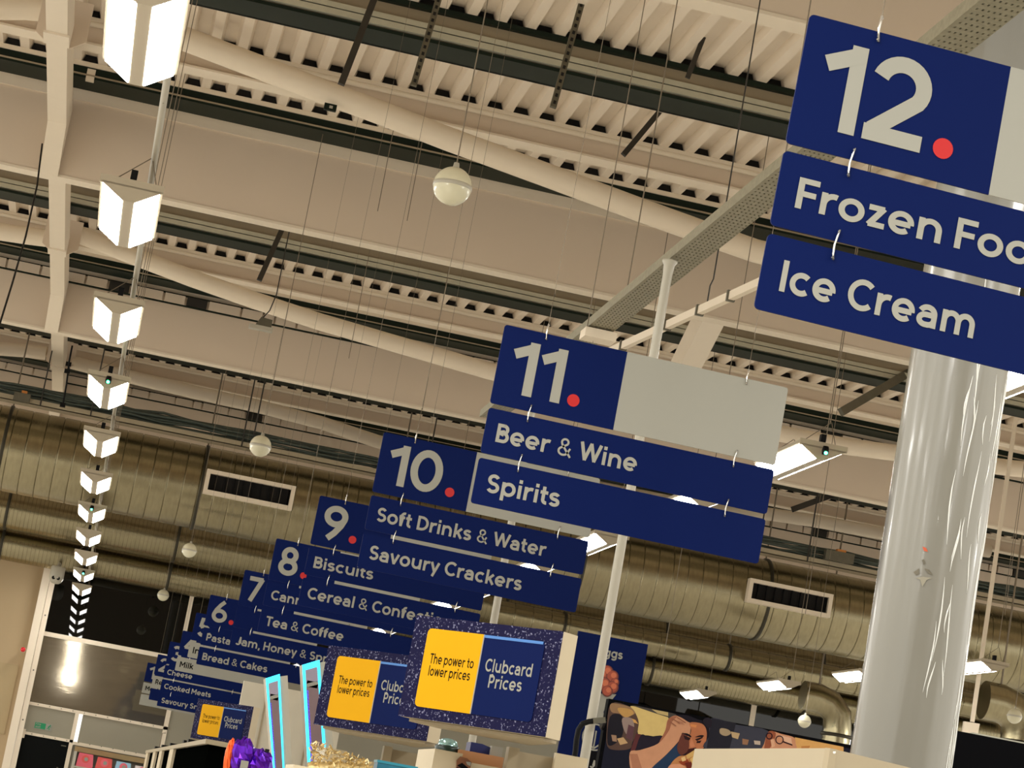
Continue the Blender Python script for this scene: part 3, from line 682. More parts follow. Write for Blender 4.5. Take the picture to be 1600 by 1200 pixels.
mb = MB(); mb.box((-.74, YW-.01, 0), (.10, YW+.05, 2.07), mat('black door', rgb(5, 7, 6), .5, spec=.08)); d = structure(mb.build('door_1'))
mb = MB(); mb.box((-.03, YW-.04, 1.98), (.06, YW-.01, 2.0), STEEL); mb.box((-.03, YW-.04, 1.25), (.0, YW-.01, 1.6), STEEL); mb.build('door_closer', d, d.location)
mb = MB(); mb.box((-.78, YW-.06, 2.0), (-.7, YW-.02, 2.16), CREAM); structure(mb.build('trim_8'))
# fire exit sign
SG = mat('safety green', rgb(0, 132, 84), .4); p0 = (-.57, 2.205); p1 = (-.26, 2.325)
t = thing('fire_exit_sign', 'small green fire exit sign on the grey panel above the black door', 'sign', (p0[0], YW-.02, p0[1]))
mb = MB(); mb.box((p0[0], YW-.012, p0[1]), (p1[0], YW-.002, p1[1]), SIGNWHITE); mb.box((p0[0]+.006, YW-.015, p0[1]+.008), (p0[0]+.2, YW-.012, p1[1]-.008), SG); mb.build('sign_plate', t)
mb = MB(); put_text(mb, 'Fire', p0[0]+.022, p0[1]+.067, .040, SIGNWHITE, YW-.016); put_text(mb, 'exit', p0[0]+.022, p0[1]+.02, .040, SIGNWHITE, YW-.016)
mx = p1[0]-.05; mz = p0[1]+.055
mb.disc((mx+.018, YW-.016, mz+.04), .011, SG, 12)
def stick(a, b, w=.012): 
    a = Vector((mx+a[0], YW-.016, mz+a[1])); b = Vector((mx+b[0], YW-.016, mz+b[1])); s = (b-a).cross(Vector((0,1,0))).normalized()*w/2; mb.poly([a-s, b-s, b+s, a+s], SG)
stick((.012, .03), (-.008, -.005), .018); stick((-.008, -.005), (-.03, -.03)); stick((-.005, -.005), (.014, -.02)); stick((.014, -.02), (.006, -.045)); stick((.012, .024), (.034, .008), .008); stick((.006, .024), (-.02, .016), .008)
mb.build('lettering', t)
# chilled shelf with packs below the end window
t = thing('chilled_shelf', 'white shelf unit of meat packs under the end window, beside the black door', 'shelf', (.95, YW-.6, 0))
mb = MB(); mb.box((.22, YW-.75, 0), (.27, YW-.05, 1.93), WHITE); mb.box((1.66, YW-.75, 0), (1.71, YW-.05, 1.93), WHITE); mb.build('side_panel', t)
mb = MB(); mb.box((.27, YW-.12, 0), (1.66, YW-.05, 1.93), WHITE); mb.build('back_panel', t)
mb = MB(); mb.box((.22, YW-.40, 1.93), (1.71, YW-.05, 2.02), mat('brown canopy', rgb(150, 126, 84), .6)); mb.build('canopy', t)
mb = MB(); mb.box((.27, YW-.75, 1.65), (1.66, YW-.12, 1.68), WHITE); mb.box((.27, YW-.75, 1.15), (1.66, YW-.12, 1.18), WHITE); mb.build('shelf', t)
PK = [(mat('pack pink', rgb(222, 96, 112), .35), 'pink'), (mat('pack red', rgb(214, 84, 78), .35), 'red'), (mat('pack pale blue', rgb(150, 190, 214), .35), 'pale blue'), (mat('pack white', rgb(220, 208, 206), .35), 'white')]
for i, (m, nm) in enumerate(PK):
    x = .29+.34*i; h = .24-.015*i; t = thing('meat_pack', nm+' pack of meat on the white shelf under the end window', 'pack', (x, YW-.7, 1.68), 'packs on the chilled shelf')
    mb = MB(); mb.prism([(x, YW-.7, 1.68), (x+.28, YW-.7, 1.68), (x+.30, YW-.7, 1.71), (x+.27, YW-.7, 1.68+h), (x+.02, YW-.7, 1.68+h)], (0, .25, 0), m); mb.build('tray', t)
    mb = MB(); mb.disc((x+.15, YW-.703, 1.68+h*.6), .07, PK[0][0] if i != 0 else PK[1][0], 16); mb.disc((x+.16, YW-.706, 1.68+h*.6), .035, SIGNWHITE, 12); mb.build('sticker', t)

# ---------------------------------------------------------------- fixtures low in the view
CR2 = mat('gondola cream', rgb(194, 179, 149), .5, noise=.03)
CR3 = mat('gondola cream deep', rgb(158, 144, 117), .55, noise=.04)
NAVY = mat('board navy', rgb(20, 18, 54), .5, spec=.08, noise=.25, nscale=25)
def speckled():
    m = NAVY; nt = m.node_tree; b = nt.nodes['Principled BSDF']; mx = [n for n in nt.nodes if n.type == 'MIX'][0]
    no = nt.nodes.new('ShaderNodeTexNoise'); no.inputs['Scale'].default_value = 110; no.inputs['Detail'].default_value = 2
    tc = [n for n in nt.nodes if n.type == 'TEX_COORD'][0]; nt.links.new(tc.outputs['Object'], no.inputs['Vector'])
    rp = nt.nodes.new('ShaderNodeValToRGB'); rp.color_ramp.elements[0].position = .60; rp.color_ramp.elements[1].position = .70
    nt.links.new(no.outputs['Fac'], rp.inputs[0])
    m2 = nt.nodes.new('ShaderNodeMix'); m2.data_type = 'RGBA'; m2.inputs[7].default_value = rgb(130, 130, 160)
    nt.links.new(rp.outputs[0], m2.inputs[0]); nt.links.new(mx.outputs[2], m2.inputs[6]); nt.links.new(m2.outputs[2], b.inputs['Base Color'])
speckled()
YEL = mat('board yellow', rgb(214, 158, 6), .5, spec=.1, noise=.03); BBL = mat('board blue', rgb(6, 22, 72), .5, spec=.06, noise=.05); LBL = mat('board light blue', rgb(66, 120, 190), .3)
def board(p, ang, wd, ht, label):
    t = thing('promo_board', label, 'board', p, 'yellow and blue promotion boards', (0, 0, ang))
    mb = MB(); mb.box((0, 0, 0), (wd, .10, ht), CR2); mb.build('board_box', t, O3)
    mb = MB(); mb.box((-.004, -.006, 0), (wd, 0, ht), NAVY); f = mb.build('printed_face', t, O3)
    mb = MB()
    mb.prism(arc_rect(wd*.10, ht*.115, wd*.49, ht*.885, .02, -.0095, (1,0,0,1)), (0, .003, 0), YEL)
    mb.prism(arc_rect(wd*.495, ht*.115, wd*.90, ht*.885, .02, -.0095, (0,1,1,0)), (0, .003, 0), BBL)
    mb.box((wd*.488, -.011, ht*.115), (wd*.495, -.0065, ht*.885), SIGNWHITE); mb.box((wd*.495, -.0105, ht*.855), (wd*.89, -.0065, ht*.882), LBL)
    mb.build('card_panel', f, O3)
    mb = MB(); put_text(mb, 'The power to', wd*.15, ht*.545, .043, INK, -.0105, .125, wd*.305); put_text(mb, 'lower prices', wd*.155, ht*.425, .043, INK, -.0105, .125, wd*.29); mb.build('slogan_lettering', f, O3)
    mb = MB(); put_text(mb, 'Clubcard', wd*.535, ht*.535, .054, SIGNWHITE, -.0105, .155, wd*.315); put_text(mb, 'Prices', wd*.575, ht*.385, .054, SIGNWHITE, -.0105, .155, wd*.225); mb.build('title_lettering', f, O3)
    return t
def gondola(Y, x0, x1, zt, label, foot):
    t = thing('gondola', label, 'shelving', ((x0+x1)/2, Y, 0), 'cream gondolas under the boards')
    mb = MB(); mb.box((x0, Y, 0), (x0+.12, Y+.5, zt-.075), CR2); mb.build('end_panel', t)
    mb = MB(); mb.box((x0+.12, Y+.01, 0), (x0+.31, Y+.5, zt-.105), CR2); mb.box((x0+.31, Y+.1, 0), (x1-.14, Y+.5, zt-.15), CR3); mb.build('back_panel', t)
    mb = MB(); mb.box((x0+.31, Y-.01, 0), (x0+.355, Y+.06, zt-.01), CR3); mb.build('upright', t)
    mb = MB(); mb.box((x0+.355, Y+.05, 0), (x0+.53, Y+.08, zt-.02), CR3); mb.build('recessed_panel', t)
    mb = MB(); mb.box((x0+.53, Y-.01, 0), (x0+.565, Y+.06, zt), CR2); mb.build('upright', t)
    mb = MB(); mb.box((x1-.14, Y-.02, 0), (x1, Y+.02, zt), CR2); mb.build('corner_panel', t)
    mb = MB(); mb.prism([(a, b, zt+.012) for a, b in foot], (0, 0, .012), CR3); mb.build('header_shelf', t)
    return t
A46 = math.atan2(-.55, .519)
gondola(10.42, 1.52, 2.17, 2.03, 'cream gondola end below the nearest promotion board', [(1.375, 10.315), (1.855, 9.81), (1.92, 9.87), (1.92, 10.46), (1.53, 10.46)])
board(Vector((1.33, 10.3, 2.056)), A46, .757, .425, 'nearest yellow and navy promotion board, partly covering the next one')
gondola(13.32, 1.36, 2.05, 2.03, 'cream gondola end below the second promotion board', [(1.305, 13.115), (1.78, 12.60), (1.845, 12.66), (1.845, 13.36), (1.45, 13.36)])
board(Vector((1.259, 13.1, 2.055)), A46, .76, .42, 'second yellow and navy promotion board, beside the glowing pylons')
gondola(26.3, 1.3, 2.1, 2.11, 'cream gondola end below the small far promotion board', [(1.28, 26.015), (1.785, 25.465), (1.90, 25.58), (1.90, 26.34), (1.4, 26.34)])
board(Vector((1.265, 26.0, 2.134)), A46, .78, .41, 'small far yellow and navy promotion board below the Savoury panel')
# goods standing on the nearest gondola
def pbox(mb, x0, y0, x1, y1, Y, dep, m):
    a = at(x0, y0, Y); b = at(x1, y1, Y); mb.box((a.x, Y, min(a.z, b.z)), (b.x, Y+dep, max(a.z, b.z)), m)
zs = 1.925
t = thing('cardboard_box', 'open brown cardboard box on the nearest gondola', 'box', (1.72, 10.6, zs))
mb = MB(); a = at(719, 1160, 10.6); b = at(789, 1176, 10.6)
mb.box((a.x, 10.6, zs), (b.x, 10.88, zs+.052), mat('cardboard', rgb(186, 134, 92), .7)); mb.build('carton', t)
mb = MB(); mb.box((b.x-.05, 10.66, zs+.052), (b.x-.0, 10.72, zs+.095), SIGNWHITE); mb.build('white_flap', t)
mb = MB(); a = at(738, 1150, 10.7); mb.prism([(a.x, 10.7, zs+.052), (a.x+.10, 10.7, zs+.052), (a.x+.10, 10.7, zs+.085), (a.x+.05, 10.7, zs+.096), (a.x, 10.7, zs+.096)], (0, .12, 0), mat('navy pack', rgb(16, 30, 92), .4)); tag(mb.build('navy_pack'), 'navy pack standing in the brown cardboard box', 'pack')
t = thing('dark_bowl', 'dark green tub with a shiny lid on the nearest gondola', 'tub', (1.60, 10.66, 1.925))
a = at(704, 1160, 10.6); mb = MB(); mb.lathe((a.x, 10.66, 1.925), [(0, 0), (.05, 0), (.055, .05), (.05, .06), (0, .06)], mat('dark green tub', rgb(20, 44, 36), .3), 18); mb.build('tub_body', t)
mb = MB(); mb.lathe((a.x, 10.66, 1.985), [(.045, 0), (.04, .02), (.02, .03), (0, .032)], mat('shiny lid', rgb(150, 190, 190), .15, .6), 18); mb.build('lid', t)
a = at(714, 1182, 10.40); b = at(737, 1205, 10.40)
t = thing('snack_packet', 'snack packet with brown and white print clipped on the cream gondola', 'packet', (a.x, 10.4, b.z))
mb = MB(); mb.prism([at(714,1188,10.40), at(720,1182,10.40), at(730,1185,10.40), at(737,1191,10.40), at(735,1200,10.40), at(728,1212,10.40), at(713,1212,10.40)], (0, .1, 0), mat('packet brown', rgb(120, 74, 44), .4, noise=.5, nscale=40)); mb.build('packet_body', t)
mb = MB(); mb.poly([at(728,1190,10.395), at(736,1191,10.395), at(735,1197,10.395), at(730,1195,10.395)], SIGNWHITE); mb.poly([at(714,1196,10.395), at(722,1192,10.395), at(732,1200,10.395), at(726,1203,10.395)], INK); mb.poly([at(713,1199,10.395), at(733,1203,10.395), at(729,1212,10.395), at(713,1212,10.395)], BLUE); mb.build('print', t)
t = thing('tubular_handle', 'black tubular handle rising behind the cream gondola corner', 'handle', (2.1, 10.92, 0))
Yh = 10.92; mb = MB(); pts = [at(899, 1175, Yh), at(901, 1155, Yh), at(904, 1140, Yh), at(910, 1131, Yh), at(920, 1127.5, Yh), at(935, 1126, Yh), at(944, 1125, Yh)]
base = pts[0]; mb.tube([(base.x, Yh, 0)]+pts, .0125, BLACKP, 12); e = pts[-1]; mb.tube([e, (2.542, 11.99, e.z+.03), (2.64, 12.3, e.z), (2.7, 12.4, 0)], .0125, BLACKP, 12); mb.build('bent_tube', t)
mb = MB(); mb.bar(at(926, 1126.5, Yh), at(945, 1125, Yh), .032, .026, STEEL); mb.build('grip', t)
# leaning pylons edged with light
LED = mat('led edge', rgb(60, 200, 255), .3, emit=(.03, .50, .85, 1), estr=1.5); LED2 = mat('led inner', rgb(120, 90, 230), .3, emit=(.16, .12, .9, 1), estr=1.3)
MAUVE = mat('mauve panel', rgb(120, 100, 104), .35, noise=.15, nscale=6); MGREY = mat('pylon grey', rgb(150, 142, 160), .4)
def pylon(tl, tr, bl, br, Y, label):
    TL, TR, BL, BR = [at(*q, Y) for q in (tl, tr, bl, br)]
    def down(a, b): k = (a.z-.02)/(a.z-b.z); return a+(b-a)*k
    BL, BR = down(TL, BL), down(TR, BR)
    t = thing('light_pylon', label, 'pylon', ((BL.x+BR.x)/2, Y, 0), 'glowing leaning pylons')
    bk = Vector((0, .16, 0)); sh = Vector((.045, 0, 0))
    mb = MB(); mb.prism([TL, TR+sh, BR+sh, BL], bk, WHITE); mb.box((BL.x-.06, Y-.08, 0), (BR.x+.12, Y+.24, .03), WHITE); mb.build('pylon_body', t)
    f = Vector((0, -.008, 0))
    def lerp2(u, v): return (TL.lerp(TR, u)).lerp(BL.lerp(BR, u), v)+f
    mb = MB(); e = .16; v1 = .014
    mb.prism([lerp2(0,0), lerp2(1,0), lerp2(1,v1), lerp2(0,v1)], -f*.9, LED); mb.prism([lerp2(0,v1), lerp2(e,v1), lerp2(e,1), lerp2(0,1)], -f*.9, LED); mb.prism([lerp2(1-e,v1), lerp2(1,v1), lerp2(1,1), lerp2(1-e,1)], -f*.9, LED); mb.build('light_edge', t)
    mb = MB(); mb.prism([lerp2(e,v1), lerp2(1-e,v1), lerp2(1-e,.045), lerp2(e,.045)], -f*.8, MGREY); mb.prism([lerp2(e,.053), lerp2(1-e,.053), lerp2(1-e,1), lerp2(e,1)], -f*.8, MAUVE); mb.box(lerp2(e,.05)-Vector((0,.0,.002)), lerp2(1-e,.05)+Vector((0,.004,.003)), SIGNWHITE); mb.build('inner_panel', t)
    mb = MB(); mb.prism([lerp2(e+.03,.06), lerp2(e+.1,.06), lerp2(e+.1,1), lerp2(e+.03,1)], -f*1.1, LED2); mb.build('inner_glow', t)
pylon((415, 1060), (437, 1053), (426, 1195), (444, 1195), 14.0, 'shorter glowing pylon, next to the far promotion board')
pylon((472, 1039), (499, 1031), (480, 1186), (510, 1186), 14.0, 'taller glowing pylon, behind the second promotion board')
# pale display wall further back
t = thing('display_wall', 'pale free-standing wall behind the glowing pylons', 'partition', (2.35, 28, 0))
mb = MB(); mb.box((1.82, 28.0, 0), (2.98, 28.1, 2.905), mat('pale partition', rgb(208, 200, 180), .6)); mb.build('wall_panel', t)
mb = MB(); mb.box((2.09, 27.985, 0), (2.11, 28.0, 2.9), CR3); mb.box((2.62, 27.985, 0), (2.64, 28.0, 2.9), CR3); mb.build('joint_strip', t)
# long black cabinet with cream uprights
t = thing('black_cabinet', 'low black cabinet run with cream uprights near the purple foil', 'cabinet', (1.08, 24, 0))
DK = mat('cabinet black', rgb(4, 5, 4), 1.0, spec=0)
mb = MB(); mb.box((1.03, 18.4, 0), (1.22, 31.0, 1.955), DK); mb.build('cabinet_body', t)
mb = MB(); mb.box((1.0, 18.3, 1.955), (1.24, 31.1, 1.99), CR3); mb.build('top_rail', t)
for i, (y, w) in enumerate(((23.5, .8), (26.1, .7), (27.9, .7), (30.2, .7))):
    mb = MB(); mb.box((1.005, y, 0), (1.035, y+w, 1.955), CR2); mb.build('upright', t)
mb = MB()
for y in (21.5, 22.3, 25, 27, 29): mb.box((1.03, y, 1.99), (1.2, y+.25, 2.03), BLACKP)
mb.tube([(1.1, 29.6, 1.99), (1.1, 29.6, 2.2), (1.14, 29.6, 2.21)], .006, WIRE, 5)
mb.build('top_clip', t)
# foil gifts, tinsel, teal box on plinths near the bottom edge
def blob(mb, c, r, m, amp, seed, sq=(1,1,1)):
    rnd = random.Random(seed); c = Vector(c); N, K = 10, 16; vs = []
    for i in range(N+1):
        th = PI*i/N
        for k in range(K):
            ph = 2*PI*k/K; rr = r*(1+rnd.uniform(-amp, amp)); vs.append(c+Vector((rr*math.sin(th)*math.cos(ph)*sq[0], rr*math.sin(th)*math.sin(ph)*sq[1], rr*math.cos(th)*sq[2])))
    mb.add(vs, [(i*K+k, (i+1)*K+k, (i+1)*K+(k+1)%K, i*K+(k+1)%K) for i in range(N) for k in range(K)], m)
PUR = mat('purple foil', rgb(92, 26, 176), .18, .75, noise=.3, nscale=14); OR = mat('orange foil', rgb(240, 96, 40), .25, .5, noise=.2)
def plinth(x0, x1, Y, z, label):
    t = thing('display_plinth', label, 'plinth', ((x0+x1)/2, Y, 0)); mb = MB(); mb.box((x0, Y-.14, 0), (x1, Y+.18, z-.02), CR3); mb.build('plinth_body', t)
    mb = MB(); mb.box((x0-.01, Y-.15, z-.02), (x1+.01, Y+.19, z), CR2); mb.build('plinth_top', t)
plinth(.78, 1.10, 12.0, 1.70, 'cream plinth under the purple foil gifts')
def foil(px, py, r, m, label, seed, sq=(1,1,1)):
    c = at(px, py, 12.0); z0 = 1.70
    t = thing('foil_gift', label, 'gift', (c.x, 12.0, z0), 'foil gifts on the plinth')
    h = max(.02, (c.z-z0)); mb = MB(); blob(mb, (c.x, 12.0, z0+h*.98), r, m, .17, seed, (sq[0], sq[1], h/r)); mb.build('foil_wrap', t)
    return t, c
t, c = foil(378, 1185, .058, PUR, 'crumpled purple foil gift with a white label', 3)
mb = MB(); a = at(379, 1192, 11.925); mb.box((a.x-.008, 11.925, a.z-.03), (a.x+.028, 11.93, a.z+.012), SIGNWHITE); mb.build('white_label', t)
foil(405, 1196, .062, PUR, 'second purple foil gift beside the red bottle', 9)
foil(358, 1184, .022, OR, 'orange foil gift at the edge of the purple foil', 5)
t = thing('purple_box', 'square matte purple box behind the foil gifts', 'box', (at(399, 1175, 12.12).x, 12.12, 1.70)); a = at(392, 1168, 12.12); b = at(411, 1168, 12.12)
mb = MB(); mb.box((a.x, 12.12, 1.70), (b.x, 12.17, a.z), mat('purple card', rgb(84, 30, 168), .5)); mb.build('carton', t)
mb = MB(); mb.box((a.x-.002, 12.117, a.z-.012), (b.x+.002, 12.172, a.z+.001), mat('purple lid', rgb(70, 20, 140), .4)); mb.build('lid', t)
a = at(416, 1180, 12.0); t = thing('red_bottle', 'small red bottle with a black cap beside the purple foil', 'bottle', (a.x, 12.0, 1.70))
mb = MB(); mb.lathe((a.x, 12.0, 1.70), [(0, 0), (.016, 0), (.016, .09), (.012, .115), (.008, .13), (0, .13)], mat('red glass', rgb(196, 48, 40), .3), 16); mb.build('bottle_body', t)
mb = MB(); mb.lathe((a.x, 12.0, 1.83), [(0, 0), (.011, 0), (.011, .03), (0, .03)], BLACKP, 14); mb.build('cap', t)
plinth(.86, 1.36, 9.5, 1.765, 'cream plinth under the gold tinsel and teal box')
GOLD = mat('gold tinsel', rgb(206, 184, 132), .25, .7, noise=.5, nscale=60)
mb = MB(); rnd = random.Random(4)
for i in range(420):
    u = rnd.random(); p = at(480+u*95, 1200, 9.5); c = Vector((p.x, 9.5+rnd.uniform(-.05, .05), 1.765+rnd.random()*(.095-.035*u)+.005))
    d = Vector((rnd.uniform(-1,1), rnd.uniform(-1,1), rnd.uniform(-.3,1))).normalized()*.018; s = d.cross(Vector((rnd.random(),rnd.random(),rnd.random()))).normalized()*.003
    mb.add([c-s, c+s, c+d+s, c+d-s], [(0,1,2,3)], GOLD)
mb.tube([at(481,1203,9.5), at(520,1200,9.5)+Vector((0,0,-.005)), at(575,1206,9.5)], .03, GOLD, 10)
tag(mb.build('tinsel_garland'), 'gold tinsel garland at the foot of the taller pylon', 'garland')
TEAL = mat('teal print', rgb(20, 96, 120), .35, noise=.6, nscale=14)
t = thing('teal_tin', 'teal and green printed tin under the second promotion board', 'tin', (1.26, 9.5, 1.765))
a = at(591, 1187, 9.5); b = at(652, 1199, 9.5); mb = MB(); mb.box((a.x, 9.5, 1.765), (b.x, 9.6, a.z-.004), TEAL); mb.build('tin_body', t)
mb = MB(); mb.box((a.x-.003, 9.497, a.z-.01), (b.x+.003, 9.603, a.z), mat('teal lid', rgb(40, 120, 140), .3)); mb.build('tin_lid', t)

# eggs board with arrow panel
YE = 15.0; t = thing('eggs_board', 'tall blue board with an egg picture behind the thin white pole', 'board', (3.15, YE, 2.2))
mb = MB(); mb.box((2.935, YE, 1.98), (3.382, YE+.02, 2.978), BLUE); mb.build('board_panel', t)
EGG = mat('egg shell', rgb(150, 62, 36), .5, noise=.2, nscale=20)
mb = MB(); f = YE-.003
mb.poly([at(q[0], q[1], f) for q in ((930,1083),(963,1085),(955,1095),(947,1126),(922,1124))], SIGNWHITE)
mb.build('picture', t)
mb = MB()
for q in ((948,1050,10),(957,1057,9),(944,1069,10),(957,1074,9),(949,1080,8),(940,1055,9),(961,1066,6)):
    c = at(q[0], q[1], f-.006-.00004*(q[1]-1040)); mb.disc(c, (q[2]+1)*YE/FPX, mat('egg edge', rgb(96, 36, 22), .6), 18); mb.disc(c+Vector((-.002,-.0002,.002)), q[2]*YE/FPX*.93, EGG, 18); mb.disc(c+Vector((.006,-.0004,.008)), q[2]*YE/FPX*.5, mat('egg light', rgb(186, 96, 60), .5), 14)
c = at(948, 1113, f-.002); mb.disc(c, .02, BLUE, 16)
mb.build('egg_print', t)
mb = MB(); e = at(972, 1030, f); put_text(mb, 'Eggs', e.x-.150, e.z-.002, .054, SIGNWHITE, f-.001, .19, .150); mb.build('lettering', t)
mb = MB(); c = at(930, 1152, f-.002); mb.ring((c.x, f-.002, c.z), .074, .083, SIGNWHITE)
mb.box((c.x-.0045, f-.003, c.z-.07), (c.x+.0045, f-.001, c.z+.04), SIGNWHITE)
for sx in (-1, 1): mb.bar((c.x, f-.002, c.z-.07), (c.x+sx*.045, f-.002, c.z-.03), .009, .002, SIGNWHITE, up=(0, 1, 0))
mb.build('arrow_print', t)
mb = MB(); mb.box((3.0, YE+.02, 0), (3.05, YE+.06, 2.9), CREAM); mb.build('board_post', t)
a = at(920, 1172, 14.0); b = at(941, 1172, 14.0); t = thing('black_crate_sign', 'black sign with white letters under the arrow, mostly hidden', 'sign', (a.x, 14.0, 0))
mb = MB(); mb.box((a.x-.02, 14.0, 0), (b.x+.2, 14.05, a.z), INK); mb.build('sign_body', t)
mb = MB(); q = at(921, 1199, 13.995); put_text(mb, 'JO', q.x, q.z, .045, SIGNWHITE, 13.995, .2); mb.build('lettering', t)

# photo screen with two diners
YS = 12.0
t = thing('photo_screen', 'black framed screen showing a diner biting a burger', 'screen', (3.2, YS, 1.7))
mb = MB(); mb.box((2.556, YS, 1.72), (4.05, YS+.06, 2.404), SCREEN); mb.build('screen_frame', t)
mb = MB(); mb.box((2.9, YS+.02, 0), (2.96, YS+.06, 1.72), BLACKP); mb.box((3.6, YS+.02, 0), (3.66, YS+.06, 1.72), BLACKP); mb.box((2.7, YS-.1, 0), (3.9, YS+.2, .03), BLACKP); mb.build('stand', t)
mb = MB(); layer = [0]
def pm(r, g, b, r2=.35): return mat('print %d %d %d' % (r, g, b), rgb(r*.86, g*.84, b*.8), .5, noise=.12, nscale=30, spec=.08)
def smooth(p, n=4):
    out = []; N = len(p)
    if N < 5: return p
    for i in range(N):
        a, b, c, d = p[i-1], p[i], p[(i+1) % N], p[(i+2) % N]
        for k in range(n):
            t = k/n; out.append(tuple(.5*(2*b[j]+(c[j]-a[j])*t+(2*a[j]-5*b[j]+4*c[j]-d[j])*t*t+(3*b[j]-a[j]-3*c[j]+d[j])*t**3) for j in (0, 1)))
    return out
def P(col, *pts):
    layer[0] += 1; y = YS-.002-.00012*layer[0]; pts = smooth(list(pts)); mb.poly([at(a, b, y) for a, b in pts], pm(*col))
z0 = 1.74; mb.poly([(2.575, YS-.002, z0), (4.03, YS-.002, z0), (4.03, YS-.002, 2.385), (2.575, YS-.002, 2.385)], pm(24, 26, 44))
P((88, 68, 62), (955,1099),(986,1105),(994,1114),(998,1128),(995,1146),(988,1160),(984,1170),(962,1172),(949,1166),(948,1140))
P((30, 28, 38), (953,1120),(970,1117),(974,1132),(972,1150),(958,1164),(949,1160))
P((150, 118, 90), (956,1099),(986,1105),(993,1113),(985,1118),(968,1115),(955,1112))
P((190, 150, 92), (966,1106),(984,1108),(990,1115),(978,1121),(968,1114))
P((214, 166, 98), (983,1121),(993,1125),(997,1131),(990,1129))
P((150, 132, 130), (972,1123),(986,1122),(991,1135),(985,1150),(976,1143))
P((96, 66, 76), (982,1132),(991,1136),(988,1158),(978,1152))
P((196, 164, 124), (964,1154),(974,1152),(981,1161),(969,1164))
P((160, 130, 110), (955,1148),(963,1149),(964,1159),(957,1158))
P((216, 192, 128), (988,1103),(1044,1121),(1038,1150),(1012,1149),(997,1147),(998,1128),(992,1112))
P((70, 66, 66), (988,1102),(1020,1108),(1056,1116),(1052,1122),(1035,1118))
P((190, 170, 120), (1018,1108),(1044,1113),(1044,1119),(1028,1115))
P((92, 48, 52), (994,1146),(1004,1148),(994,1172),(984,1176))
P((34, 28, 44), (1002,1148),(1014,1151),(1036,1150),(1032,1166),(992,1182),(994,1168))
P((36, 58, 92), (1004,1206),(1018,1196),(1045,1175),(1062,1160),(1064,1180),(1050,1190),(1046,1206))
P((206, 152, 122), (984,1176),(1000,1172),(1028,1162),(1038,1146),(1042,1128),(1047,1121),(1057,1118),(1070,1122),(1078,1130),(1079,1140),(1076,1149),(1066,1145),(1062,1156),(1042,1178),(1022,1196),(1008,1210),(988,1210))
P((160, 104, 82), (1040,1140),(1043,1126),(1049,1120),(1058,1119),(1050,1128),(1046,1140),(1038,1152),(1030,1160))
P((176, 122, 98), (984,1178),(996,1178),(1006,1210),(990,1210))
P((182, 128, 104), (1056,1126),(1066,1128),(1070,1133),(1060,1131))
P((26, 22, 34), (1056,1117),(1075,1118),(1095,1126),(1103,1126),(1108,1124),(1112,1136),(1107,1152),(1102,1138),(1096,1131),(1078,1129),(1066,1122))
P((186, 118, 84), (1078,1129),(1097,1131),(1104,1142),(1103,1160),(1098,1170),(1088,1174),(1076,1172),(1066,1162),(1066,1147),(1076,1150),(1080,1141))
P((216, 140, 88), (1079,1131),(1089,1133),(1087,1137),(1079,1135))
P((104, 58, 50), (1066,1146),(1075,1152),(1077,1164),(1074,1174),(1064,1180),(1058,1168))
P((44, 26, 28), (1068,1149),(1079,1153),(1077,1157),(1070,1155))
P((44, 26, 28), (1086,1155),(1098,1151),(1098,1153),(1089,1158))
P((40, 26, 30), (1089,1158),(1096,1157),(1094,1161),(1088,1161))
P((206, 134, 100), (1080,1152),(1086,1166),(1079,1168),(1077,1163))
P((60, 24, 26), (1076,1170),(1088,1168),(1084,1176),(1070,1181))
P((196, 136, 88), (1048,1194),(1060,1182),(1072,1180),(1085,1172),(1090,1174),(1090,1212),(1044,1212))
P((216, 176, 110), (1072,1180),(1085,1172),(1086,1180),(1074,1186))
P((150, 66, 40), (1060,1190),(1074,1186),(1080,1196),(1066,1196))
P((222, 160, 128), (1046,1196),(1062,1194),(1072,1200),(1068,1210),(1044,1210))
P((60, 62, 78), (1112,1122),(1150,1132),(1200,1142),(1195,1170),(1104,1170),(1108,1150))
P((34, 34, 46), (1112,1122),(1150,1130),(1140,1170),(1104,1170))
P((168, 150, 124), (1126,1138),(1138,1140),(1142,1146),(1134,1150),(1125,1146))
P((190, 166, 130), (1142,1143),(1156,1146),(1153,1155),(1144,1152))
P((150, 112, 88), (1160,1154),(1170,1156),(1168,1164),(1160,1163))
P((196, 180, 170), (1178,1157),(1188,1158),(1188,1164),(1179,1163))
P((222, 172, 106), (1242,1152),(1318,1167),(1318,1176),(1242,1176))
P((190, 130, 74), (1252,1166),(1266,1165),(1264,1169),(1252,1170))
P((206, 148, 118), (1194,1162),(1202,1143),(1222,1147),(1240,1152),(1243,1160),(1241,1176),(1192,1176))
P((150, 84, 60), (1200,1144),(1212,1145),(1208,1160),(1200,1172),(1194,1170))
P((226, 184, 160), (1216,1148),(1236,1153),(1238,1164),(1228,1160))
P((226, 176, 146), (1204,1156),(1209,1154),(1211,1166),(1206,1168))
for a_, b_ in (((1050,1123),(1062,1131)), ((1057,1121),(1071,1130)), ((1046,1128),(1056,1135))):
    P((150, 98, 78), a_, (a_[0]+1.2, a_[1]-1), (b_[0]+1, b_[1]-1), b_)
P((20, 16, 24), (1067,1146),(1074,1146),(1080,1150),(1079,1152),(1073,1148.5))
P((20, 16, 24), (1086,1152),(1093,1149),(1099,1149),(1099,1151),(1093,1151.5))
P((34, 28, 40), (1098,1126),(1106,1121),(1112,1126),(1111,1136),(1104,1136))
P((226, 190, 120), (1078,1186),(1086,1180),(1089,1188),(1082,1196))
P((232, 196, 140), (1064,1184),(1070,1182),(1072,1188),(1066,1190))
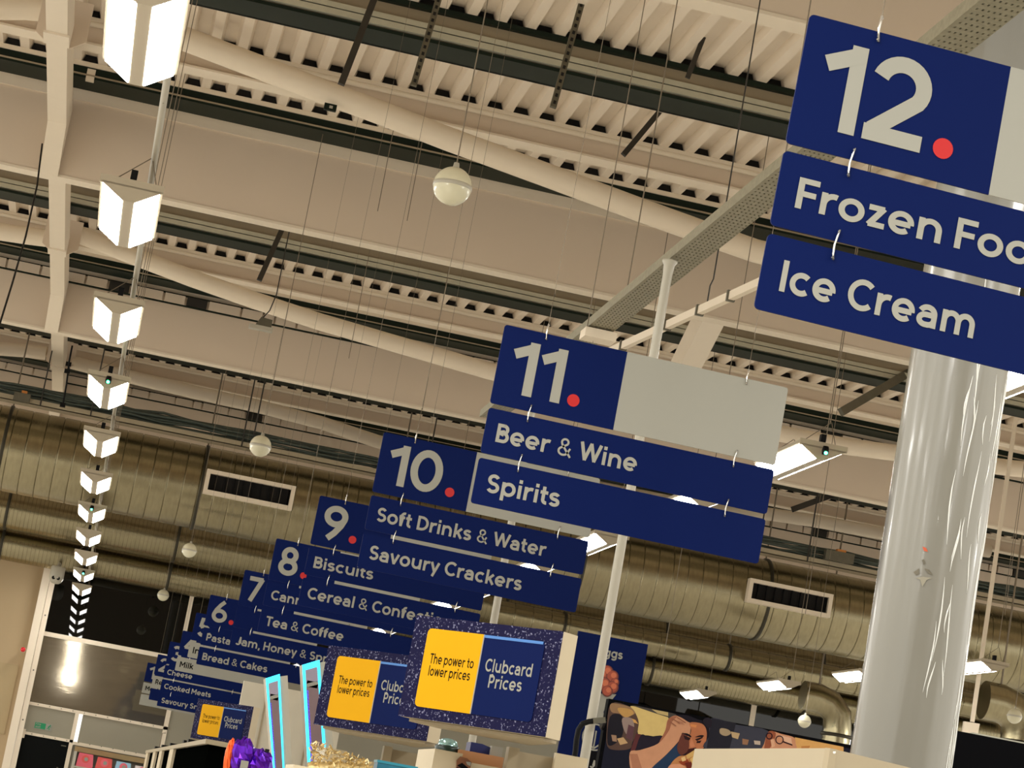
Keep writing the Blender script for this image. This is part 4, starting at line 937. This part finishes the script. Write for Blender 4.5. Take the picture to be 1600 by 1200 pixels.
P((112, 44, 34), (1070,1192),(1080,1190),(1083,1198),(1074,1202))
layer[0] += 1; y = YS-.002-.00012*layer[0]
for q, r in (((1202, 1150), 5.5), ((1218, 1156), 7)):
    c = at(q[0], q[1], y); mb.ring(c, (r-1.6)*YS/FPX, r*YS/FPX, pm(40, 18, 30), 18)
P((40, 18, 30), (1224,1158),(1238,1163),(1238,1165),(1224,1160))
mb.build('picture', t)

# cream corner counter in front of the column
Pc, Pl, Pr = at(1297, 1169, 6.5), at(1085, 1172, 7.8), at(1432, 1200.5, 6.69)
zt = Pc.z; ex = Vector((Pr.x-Pc.x, Pr.y-Pc.y, 0)); Pr2 = Pc+ex*2.2
t = thing('corner_counter', 'cream corner unit with a screw at the foot of the column', 'counter', (2.2, 6.9, 0))
def vwall(a, b, name, th):
    mbq = MB(); d = (Vector((b.x, b.y, 0))-Vector((a.x, a.y, 0))).normalized(); nn = Vector((-d.y, d.x, 0))*th
    mbq.prism([Vector((a.x, a.y, 0)), Vector((b.x, b.y, 0)), Vector((b.x, b.y, 0))+nn, Vector((a.x, a.y, 0))+nn], (0, 0, zt), CR3); return mbq.build(name, t)
vwall(Pl, Pc, 'side_panel', .02); vwall(Pc+ex.normalized()*.002, Pr2, 'front_panel', .02)
mb = MB(); c = at(1303, 1176, 6.503); mb.lathe(c+Vector((0,-.006,0)), [(0, 0), (.004, .001), (.0048, .004), (.0048, .006)], HOOK, 12, 'Y'); mb.build('screw', t)
# black screen past the column
a = at(1470, 1140, 9.5); b = at(1640, 1170, 9.5)
t = thing('black_screen', 'plain black screen past the column, at the edge of the view', 'screen', (3.6, 9.5, 1.7))
mb = MB(); mb.box((a.x, 9.5, 1.75), (b.x+.25, 9.56, 2.372), SCREEN); mb.build('screen_panel', t)
mb = MB(); mb.box((3.52, 9.52, 2.372), (b.x+.25, 9.56, 2.379), GALV); mb.build('top_edge', t)
mb = MB(); mb.box((3.5, 9.52, 0), (3.56, 9.56, 1.75), BLACKP); mb.box((3.3, 9.4, 0), (4.0, 9.7, .03), BLACKP); mb.build('stand', t)
